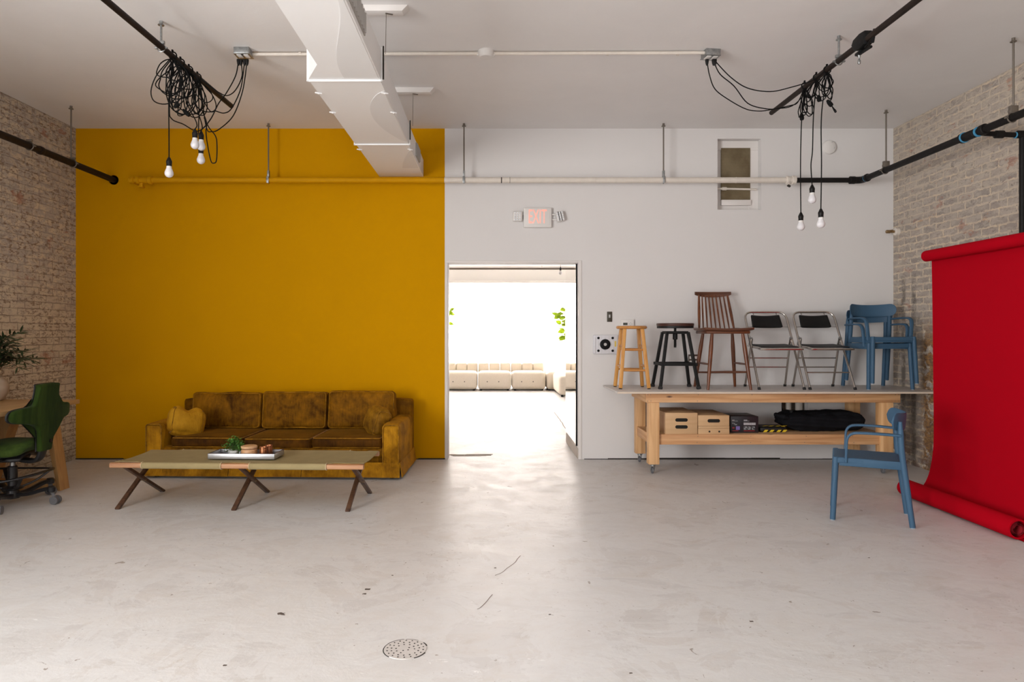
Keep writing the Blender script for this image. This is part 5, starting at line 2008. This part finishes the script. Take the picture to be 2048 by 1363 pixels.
# chrome folding chairs
def folding(label, x, y, front_bar):
    t = thing('folding_chair', label, 'chair', (x, y, BZ), 0, 'chrome folding chairs on the bench')
    r = .0115
    tr = .007
    top = .775
    def fr(sx, z):
        u = z / top
        return V(sx * (.222 - .008 * u), -.215 + .43 * u, z)
    path = fillet([fr(-1, .018), fr(-1, top), fr(1, top), fr(1, .018)], .085, 10)
    p = MB(); p.tube(path, r, 14); p.build('main_frame', 'chrome', t)
    for sx in (-1, 1):
        k = MB(); k.tube([fr(sx, 0), fr(sx, .02)], r + .0035, 12); k.build('foot_cap', 'rubber', t)
        a, c_ = V(sx * .208, .205, .0), V(sx * .196, .045, .50)
        l = MB(); l.tube([a + (c_ - a) * .03, c_], r * .95, 12); l.build('rear_leg', 'chrome', t)
        k = MB(); k.tube([a, a + (c_ - a) * .045], r + .003, 12); k.build('foot_cap', 'rubber', t)
        k = MB()
        k.bar(V(sx * .206, .048, .515), V(sx * .206, .10, .435), .006, .030, (0, 1, 0), .002)
        k.bar(V(sx * .206, .10, .47), V(sx * .206, .02, .425), .005, .022, (0, 1, 0), .002)
        k.cyl((sx * .19, .05, .505), (sx * .222, .05, .505), .008, n=10)
        k.build('hinge_bracket', 'zinc', t)
    for z in (.30, .205):
        u = z / .5
        p = MB(); xx = .208 - .012 * u; yy = .205 - .16 * u
        p.tube([(-xx, yy, z), (xx, yy, z)], tr, 10); p.build('cross_bar', 'chrome', t)
    if front_bar:
        p = MB(); a, c_ = fr(-1, .165), fr(1, .165); p.tube([a, c_], tr, 10); p.build('cross_bar', 'chrome', t)
    # seat pan: rounded tray with rolled front
    p = MB()
    def pan(q, u):
        q.x *= 1 - .05 * max(0, u.y)
        q.z += -.012 * max(0, -u.y - .5) - .006 * (1 - u.x ** 2) * (1 - u.y ** 2) + .012 * u.y
        return q
    p.cushion((0, -.03, .415), (.432, .39, .026), .0125, n=14, fn=pan)
    s = p.build('seat', 'chrome', t, angle=60)
    p = MB(); p.cushion((0, -.015, .4295), (.37, .33, .012), .006, n=10, fn=lambda q, u: Vector((q.x, q.y, q.z + .012 * u.y - .004 * (1 - u.x ** 2)))); p.build('seat_pad', 'vinyl', s, angle=60)
    # back pad
    yb_ = fr(1, .68).y
    p = MB()
    p.cushion((-.006, yb_ - .008, .680), (.305, .028, .150), .013, (0, .006, 0), (-.52 * 1.0, 0, 0), n=14,
              fn=lambda q, u: Vector((q.x * (1 - .03 * u.z), q.y + .022 * (1 - u.x ** 2), q.z + .008 * (1 - u.x ** 2) * (u.z < 0))))
    p.build('back_pad', 'vinyl', t, angle=60)
    p = MB()
    for sx in (-1, 1):
        p.tube([fr(sx, .618), V(sx * .150 - .006, fr(1, .622).y, .622)], .003, 6)
    for sx in (-.6, .6):
        p.tube([V(sx * .2, fr(1, .755).y - .002, .748), V(sx * .2, fr(1, .775).y, .772)], .005, 6)
    p.build('wire_clip', 'chrome', t)
folding('chrome folding chair with black vinyl back pad, next to the teak chair', 2.845, 6.925, False)
folding('chrome folding chair with black vinyl back pad, next to the stacked blue armchairs', 3.345, 6.925, True)

# slate blue armchairs
def armchair(name, label, loc, rz, group, first=[None]):
    if first[0] is not None:
        o = copy_tree(first[0])
        o.location = loc
        o.rotation_euler = (0, 0, rz)
        return tag(o, label, 'chair', group)
    t = thing(name, label, 'chair', loc, rz, group)
    first[0] = t
    r = .0205
    for sx in (-1, 1):
        a, c_ = V(sx * .216, -.243, .006), V(sx * .200, -.222, .455)
        p = MB(); p.tube([a, a.lerp(c_, .5), c_], [r * .92, r, r], 16); p.cyl(c_, c_ + V(0, 0, .006), r, r * .8, 16); l = p.build('front_leg', 'blue', t)
        k = MB(); k.cyl(a - V(0, 0, .006), a, r * .80, r * .86, 16); k.build('glide', 'foot_grey', l)
        pts = spline([V(sx * .212, .255, .006), V(sx * .203, .205, .40), V(sx * .200, .188, .56), V(sx * .196, .181, .735)], 6)
        p = MB(); n = len(pts); p.tube(pts, [r * (.92 if i < 3 else 1.0) * (1 if i < n * .8 else 1 - .5 * (i - n * .8) / (n * .2)) for i in range(n)], 16); l = p.build('rear_leg', 'blue', t)
        k = MB(); k.cyl(V(sx * .212, .2555, .0), V(sx * .212, .255, .006), r * .80, r * .86, 16); k.build('glide', 'foot_grey', l)
        # flat band arm: rises from the seat side, bends back to the rear post
        q = MB()
        path = fillet([V(sx * .208, -.158, .425), V(sx * .226, -.150, .642), V(sx * .240, .0, .648), V(sx * .214, .180, .640)], .07, 8)
        vs, fs = [], []
        m = len(path)
        for i, pt in enumerate(path):
            tn = (path[min(i + 1, m - 1)] - path[max(i - 1, 0)]).normalized()
            w = Vector((1, 0, 0)); w = (w - tn * w.dot(tn)).normalized()
            h = tn.cross(w)
            hw_, hh = .021 if i > m * .35 else .0175, .0085
            for du, dv in ((-1, -.6), (-.8, -1), (.8, -1), (1, -.6), (1, .6), (.8, 1), (-.8, 1), (-1, .6)):
                vs.append(pt + w * hw_ * du + h * hh * dv)
        for i in range(m - 1):
            for j in range(8):
                fs.append([i * 8 + j, i * 8 + (j + 1) % 8, (i + 1) * 8 + (j + 1) % 8, (i + 1) * 8 + j])
        fs += [list(range(8))[::-1], [(m - 1) * 8 + j for j in range(8)]]
        q.add(vs, fs)
        q.build('armrest', 'blue', t, angle=50)
    p = MB()
    def sf(q, u):
        if u.z > .5:
            q.z -= .010 * (1 - u.x ** 2) * (1 - (u.y * .9) ** 2)
        q.z -= .006 * max(0, u.y)
        q.x *= 1 - .02 * u.y
        return q
    p.cushion((0, -.02, .437), (.425, .435, .046), .012, n=16, fn=sf)
    p.build('seat', 'blue', t, angle=60)
    p = MB()
    for sx in (-1, 1):
        p.b2((sx * .205 - .008, -.20, .398), (sx * .205 + .008, .19, .455), .004)
    p.b2((-.19, -.232, .402), (.19, -.216, .452), .004)
    p.b2((-.19, .185, .398), (.19, .20, .448), .004)
    p.build('seat_rail', 'blue', t)
    # curved back panel with rounded ends and a dipped top edge
    p = MB()
    n, k = 56, 10
    vs, fs = [], []
    for sd in (0, 1):
        for j in range(k + 1):
            v = j / k
            for i in range(n + 1):
                u = math.sin(PI / 2 * (-1 + 2 * i / n)) * .5 + .5 * (-1 + 2 * i / n)
                endr = max(0, 1 - max(0, (abs(u) - .78) / .22) ** 2.2) ** .5 if abs(u) > .78 else 1
                top = .800 - .014 * (1 - (u * 1.05) ** 2)
                bot = .664 + .012 * u * u
                mid, hh = (top + bot) / 2, (top - bot) / 2 * (.10 + .90 * endr)
                z = mid + hh * (2 * v - 1)
                x = u * .238
                y = .226 - .095 * u * u + .10 * (.73 - z) * -1 * .9 + (sd * 2 - 1) * (.0065 * (1 - .5 * (abs(2 * v - 1)) ** 4))
                vs.append((x, y, z))
    N = (n + 1) * (k + 1)
    for j in range(k):
        for i in range(n):
            a = j * (n + 1) + i
            fs.append([a, a + 1, a + n + 2, a + n + 1])
            fs.append([N + a + n + 1, N + a + n + 2, N + a + 1, N + a])
    for i in range(n):
        for j in (0, k):
            a = j * (n + 1) + i
            fs.append([a, a + 1, N + a + 1, N + a])
    for j in range(k):
        for i in (0, n):
            a = j * (n + 1) + i
            fs.append([a, a + n + 1, N + a + n + 1, N + a])
    p.add(vs, fs)
    p.build('backrest', 'blue', t, angle=50)
    return t
GA = 'slate blue plastic armchairs'
armchair('armchair', 'slate blue plastic armchair standing alone on the floor before the red paper', (2.788, 5.05, 0), math.radians(-116.5), GA)
armchair('armchair', 'lower of the two stacked slate blue armchairs, its feet on the workbench', (3.905, 6.94, BZ), 0, GA)
armchair('armchair', 'upper slate blue armchair of the stack at the right end of the workbench', (3.915, 6.89, BZ + .062), 0, GA)

# ================================================================== RED BACKDROP PAPER
t = thing('paper_backdrop', 'wide roll of red background paper hanging to the floor by the right brick wall', 'backdrop', (3.63, 5.05, 0))
y0, y1 = 4.35 - 5.05, 5.71 - 5.05
p = MB(); p.cyl((0, y0, 2.0), (0, y1, 2.0), .046, n=32); p.build('top_roll', 'red', t)
p = MB(); p.cyl((0, y0 - .12, 2.0), (0, y1 + .012, 2.0), .018, n=16)
for yy in (y0 - .06, y0 + .9):
    p.box((.34, yy, 2.0), (.66, .03, .03), None, .004)
    p.box((.672, yy, 2.0), (.012, .08, .16), None, .003)
p.build('support_bar', 'black_pipe', t)
prof = [(.046, 2.0), (.052, 1.6), (.056, 1.0), (.058, .55), (.050, .36), (.022, .20), (-.02, .10), (-.075, .035), (-.12, .008), (-.18, .004)]
pts = spline([V(a, 0, z) for a, z in prof], 8)
vs, fs = [], []
ny = 16
m = len(pts)
for s in (0, 1):
    for i, q in enumerate(pts):
        tn = pts[min(i + 1, m - 1)] - pts[max(i - 1, 0)]
        nr = V(tn.z, 0, -tn.x).normalized()
        for j in range(ny + 1):
            y = y0 + (y1 - y0 - .004) * j / ny
            wv = .006 * math.sin(y * 4.0 + q.z * .8) * min(1, q.z / .5)
            pp = q + nr * (.0011 * (1 if s else -1))
            vs.append((pp.x + wv, y, max(pp.z, .0008 + .002 * s)))
N = m * (ny + 1)
for i in range(m - 1):
    for j in range(ny):
        a = i * (ny + 1) + j
        fs.append([a, a + 1, a + ny + 2, a + ny + 1])
        fs.append([N + a + ny + 1, N + a + ny + 2, N + a + 1, N + a])
for i in range(m - 1):
    for j in (0, ny):
        a = i * (ny + 1) + j
        fs.append([a, a + ny + 1, N + a + ny + 1, N + a])
p = MB().add(vs, fs); p.build('paper_sheet', 'red', t, angle=70)
# rolled remainder on the floor: hollow tube
p = MB()
rx = -.180
ring = []
ye = y0 + .125
prof = [(.066, ye), (.068, ye + .005), (.068, y1 - .005), (.066, y1), (.055, y1), (.055, ye)]
n = 36
vs, fs = [], []
for r_, y in prof:
    for j in range(n):
        a = 2 * PI * j / n
        k = 1 + .03 * math.sin(a * 2 + 1)
        vs.append((rx + r_ * k * math.cos(a), y, .071 + r_ * math.sin(a)))
for i in range(len(prof)):
    for j in range(n):
        i2, j2 = (i + 1) % len(prof), (j + 1) % n
        fs.append([i * n + j, i * n + j2, i2 * n + j2, i2 * n + j])
p.add(vs, fs); p.build('floor_roll', 'red', t, angle=60)
p = MB()
sp_ = [(rx + (.048 - .022 * k / 30) * math.cos(k * .5 + 1), ye + .004, .071 + (.048 - .022 * k / 30) * math.sin(k * .5 + 1)) for k in range(30)]
vs, fs = [], []
for k, q in enumerate(sp_):
    vs += [q, (q[0], y0 + .35, q[2])]
for k in range(len(sp_) - 1):
    fs.append([2 * k, 2 * k + 1, 2 * k + 3, 2 * k + 2])
p.add(vs, fs); p.build('paper_curl', 'red_in', t, angle=80)

# ================================================================== FLOOR DRAIN, CRACKS
t = thing('floor_drain', 'round painted floor drain full of small dark holes, near the front of the floor', 'drain', (-.375, 2.935, 0))
p = MB(); p.lathe([(.092, .0), (.091, .0025), (.0, .003)], (0, 0, 0), 40, cap=False); p.build('drain_plate', 'drain', t)
p = MB()
rr = random.Random(2)
for ring_, cnt in ((.018, 5), (.040, 10), (.060, 15), (.078, 18)):
    for i in range(cnt):
        if rr.random() < .12:
            continue
        a = 2 * PI * i / cnt + ring_ * 30
        p.lathe([(.0042 * rr.uniform(.55, 1.1), .0015), (.0036, .0036)], (ring_ * math.cos(a), ring_ * math.sin(a), 0), 8)
p.build('drain_hole', 'dark_gap', t)
p = MB()
for a0, a1, w in ((100, 150, .004), (150, 230, .0025), (60, 98, .002), (300, 340, .0025), (20, 40, .004)):
    pts = [(.0935 * math.cos(math.radians(a)), .0935 * math.sin(math.radians(a)), .0012) for a in range(a0, a1 + 1, 5)]
    p.tube(pts, w, 5, flat=(w * 2, .002))
p.build('rim_gap', 'dark_gap', t)
b = MB()
def crackline(pxs, w):
    pts = []
    for px, py in pxs:
        y = F * CH / (py - CY)
        pts.append(V((px - CX) * y / F, y, .0006))
    pts = spline(pts, 5)
    pts = [q + V(noise.noise(q * 9) * .012, noise.noise(q * 9 + V(5, 5, 5)) * .012, 0) for q in pts]
    b.tube(pts, w, 4, flat=(w * 2, .0016))
crackline([(1042, 1110), (1025, 1128), (1003, 1143), (990, 1150)], .0018)
crackline([(985, 1188), (975, 1200), (962, 1213), (955, 1217)], .0018)
crackline([(1108, 824), (1122, 842), (1131, 857)], .006)
struct(b.build('floor_crack', mat('hairline_crack', (.24, .18, .14), .9), smooth=False))
b = MB()
rr = random.Random(21)
for px, py, s in ((735, 1178, .014), (728, 1187, .010), (1503, 1242, .008), (1262, 1345, .007), (785, 1150, .005), (990, 1135, .006), (1738, 1115, .007), (562, 1227, .018), (1100, 1228, .006), (450, 1330, .007), (1890, 1008, .006)):
    y = F * CH / (py - CY)
    b.cushion(((px - CX) * y / F, y, .0), (s * 2, s * 1.4, .003), .0012, n=4, wr=s * .5, wf=60, seed=px)
tag(b.build('paint_chips', mat('floor_chip', (.10, .075, .06), .9), angle=60), 'small dark chips scattered over the pale painted floor', 'chips', kind='stuff')

# ================================================================== FAR ROOM
# mirror on the partition
t = thing('wall_mirror', 'tall frameless mirror on the partition just inside the doorway, reflecting the white sofa', 'mirror', (DX1, 8.0, 1.55))
p = MB(); p.b2((-.012, 7.46 - 8.0, .135 - 1.55), (-.004, 8.53 - 8.0, 3.2 - 1.55)); p.build('glass', 'mirror', t, smooth=False)
p = MB(); p.b2((-.006, 7.462 - 8.0, .137 - 1.55), (.0, 8.528 - 8.0, 3.19 - 1.55)); p.build('backing', 'dark_gap', t, smooth=False)
p = MB(); p.b2((-.016, 7.435 - 8.0, .128 - 1.55), (.0, 7.46 - 8.0, 3.2 - 1.55)); p.build('edge_trim', 'plastic_black', t, smooth=False)

GS = 'cream modular sofa units'
def unit(name, label, x0, x1, yf_, depth, back, rz=0):
    w = x1 - x0
    t = thing(name, label, 'sofa', ((x0 + x1) / 2, yf_ + depth / 2, 0), rz, GS)
    p = MB(); p.cushion((0, 0, .235), (w - .014, depth, .41), .075, (.0, .012, .012), n=14); s = p.build('seat', 'cream_fabric', t, angle=80)
    if back:
        for sx in (-.17, .10):
            q = MB(); q.lathe([(.013, -depth / 2 - .020), (.011, -depth / 2 + .02)], (sx, 0, .215), 12, 'y'); q.build('button', 'button', s)
        for k in range(3):
            q = MB(); q.cushion((-w / 3 + k * w / 3, depth / 2 - .11, .50), (w / 3 - .004, .20, .25), .04, (.0, .01, .006), n=8); q.build('backrest', 'cream_fabric', t, angle=80)
    q = MB()
    for sx in (-1, 1):
        for sy in (-1, 1):
            q.cyl((sx * (w / 2 - .08), sy * (depth / 2 - .08), 0), (sx * (w / 2 - .08), sy * (depth / 2 - .08), .05), .025, n=10)
    q.build('foot', 'rubber', t)
    return t
YS_ = 16.0
unit('sofa_module', 'cream sofa unit at the far left of the row, cut off by the doorway', -1.97, -1.165, YS_, .85, True)
unit('sofa_module', 'cream sofa unit with backrest, second of the row under the far window', -1.155, -.355, YS_, .85, True)
unit('sofa_module', 'cream sofa unit with backrest in the middle of the row under the far window', -.350, .445, YS_, .85, True)
unit('sofa_module', 'cream sofa unit with backrest, last of the row before the corner pouffe', .450, 1.255, YS_, .85, True)
unit('sofa_module', 'cream corner pouffe without a back, between the window row and the return', 1.265, 1.96, YS_, .85, False)
unit('sofa_module', 'cream backless sofa unit of the return, nearest the doorway and partly behind the mirror', 1.40, 2.20, 14.42, 1.5, False)

def fig(label, x, y, seed, reach, tips):
    t = thing('fig_plant', label, 'plant', (x, y, 0), 0, 'fiddle leaf figs of the far room')
    p = MB(); p.lathe([(.13, 0), (.15, .01), (.19, .36), (.18, .37), (.165, .33), (0, .32)], (0, 0, 0), 28); p.build('pot', 'pot_white', t)
    rr = random.Random(seed)
    s, l = MB(), MB()
    s.tube(spline([(0, 0, .3), (.02, 0, .8), (0, 0, 1.2), (-.01, 0, 1.6)], 6), .018, 8)
    for tip in tips:
        tip = Vector(tip)
        path = spline([(0, 0, min(1.1, tip.z - .1)), (tip.x * .5, tip.y * .5, tip.z * .9 + .05), tip], 6)
        s.tube(path, .008, 6)
        for k in range(6):
            pos = path[-1 - k * 2]
            for q in range(3):
                d = Vector((rr.uniform(-1, 1) + (tip.x > 0) * .3 - (tip.x < 0) * .3, rr.uniform(-1, 1), rr.uniform(-.5, .7)))
                leaf(l, pos, d, (rr.uniform(-.5, .5), -.8, .6), rr.uniform(.13, .20), rr.uniform(.09, .13), .12)
    s.build('stem', 'twig', t); l.build('foliage', 'fig', t, angle=180)
fig('green fig plant at the right of the far room, leaves showing past the mirror', 2.45, 15.62, 4, .8,
    [(-.78, .0, 1.90), (-.93, -.1, 1.74), (-.86, .1, 1.56), (-.80, 0, 1.40), (-.80, -.05, 1.66), (-.84, -.1, 1.80), (-.78, 0, 1.28), (-.76, .1, 1.2), (-.3, .1, 1.9), (.3, 0, 1.8), (.5, .1, 1.5), (.1, -.3, 2.0)])
fig('green fig plant at the left of the far room, leaves showing past the doorway', -2.13, 15.7, 9, .8,
    [(1.14, .0, 1.86), (1.10, .0, 1.72), (1.10, .05, 1.58), (1.12, .05, 1.80), (.7, 0, 1.9), (.3, .1, 2.0), (-.4, 0, 1.8), (-.6, .1, 1.5), (.1, -.3, 2.1)])
t = thing('far_pipe', 'brown pipe hung crosswise under the ceiling of the far bright room', 'pipe', (0, 13.6, 2.635))
p = MB(); p.cyl((-4.9, 0, 0), (4.9, 0, 0), .021, n=14); p.build('pipe', 'rod', t)
for x in (-2.4, .985, 3.2):
    hanger(t, x, 0, ZC - 2.635, 0, .021, 'cream_pipe')
t = thing('pendant_light', 'single hanging bulb seen through the doorway in the bright far room', 'hanging bulb', (W(1121, 0, 13.3).x, 13.3, ZC))
zb = W(0, 549, 13.3).z
p = MB(); p.cyl((0, 0, 0), (0, 0, zb - ZC + .14), .005, n=6); p.build('cord', 'cord', t)
bulb_parts(t, 0, 0, zb - ZC, r=.034)

# ================================================================== LIGHT AND CAMERA
def area(name, loc, rot, sx, sy, energy, col):
    l = bpy.data.lights.new(name, 'AREA')
    l.shape = 'RECTANGLE'
    l.size, l.size_y = sx, sy
    l.energy = energy
    l.color = col
    o = bpy.data.objects.new(name, l)
    COL.objects.link(o)
    o.location = loc
    o.rotation_euler = rot
    return o
# daylight in the window openings; the front and far side ones are fill
area('daylight_side_window', (XL - .20, (LWIN[0] + LWIN[1]) / 2, (LWIN[2] + LWIN[3]) / 2), (0, -PI / 2, 0), LWIN[3] - LWIN[2], LWIN[1] - LWIN[0], 490, (.985, .985, .99))
for i, (a0, a1, z0, z1) in enumerate(FW):
    area('fill_front_window', ((a0 + a1) / 2, YF - .18, (z0 + z1) / 2), (PI / 2, 0, 0), a1 - a0, z1 - z0, 42, (.97, .98, 1.0))  # lamp of the unseen front window, fills the right side
area('daylight_far_window', (0, YFAR + .18, 1.52), (-PI / 2, 0, 0), 6.7, 2.1, 680, (1.0, .97, .945))
for s in (-1, 1):
    area('fill_far_side_lamp', (s * 5.18, (SW[0] + SW[1]) / 2, (SW[2] + SW[3]) / 2), (0, s * PI / 2, 0), SW[3] - SW[2], SW[1] - SW[0], 50, (1.0, .97, .94))  # unseen lamps added on both sides to brighten the far room

w = bpy.data.worlds.new('World')
SC.world = w
w.use_nodes = True
w.node_tree.nodes['Background'].inputs['Color'].default_value = (.95, .97, 1.0, 1)
w.node_tree.nodes['Background'].inputs['Strength'].default_value = .12

cam = bpy.data.cameras.new('Camera')
cam.sensor_width = 36
cam.sensor_fit = 'HORIZONTAL'
cam.lens = F / 2048 * 36
cam.shift_x = (1024 - CX) / 2048
cam.shift_y = -(681.5 - CY) / 2048
co = bpy.data.objects.new('Camera', cam)
COL.objects.link(co)
co.location = (0, 0, CH)
co.rotation_euler = (PI / 2, 0, 0)
SC.camera = co
SC.view_settings.view_transform = 'Standard'
SC.view_settings.look = 'None'
SC.view_settings.gamma = 1
SC.view_settings.use_curve_mapping = False
SC.view_settings.exposure = 0.45
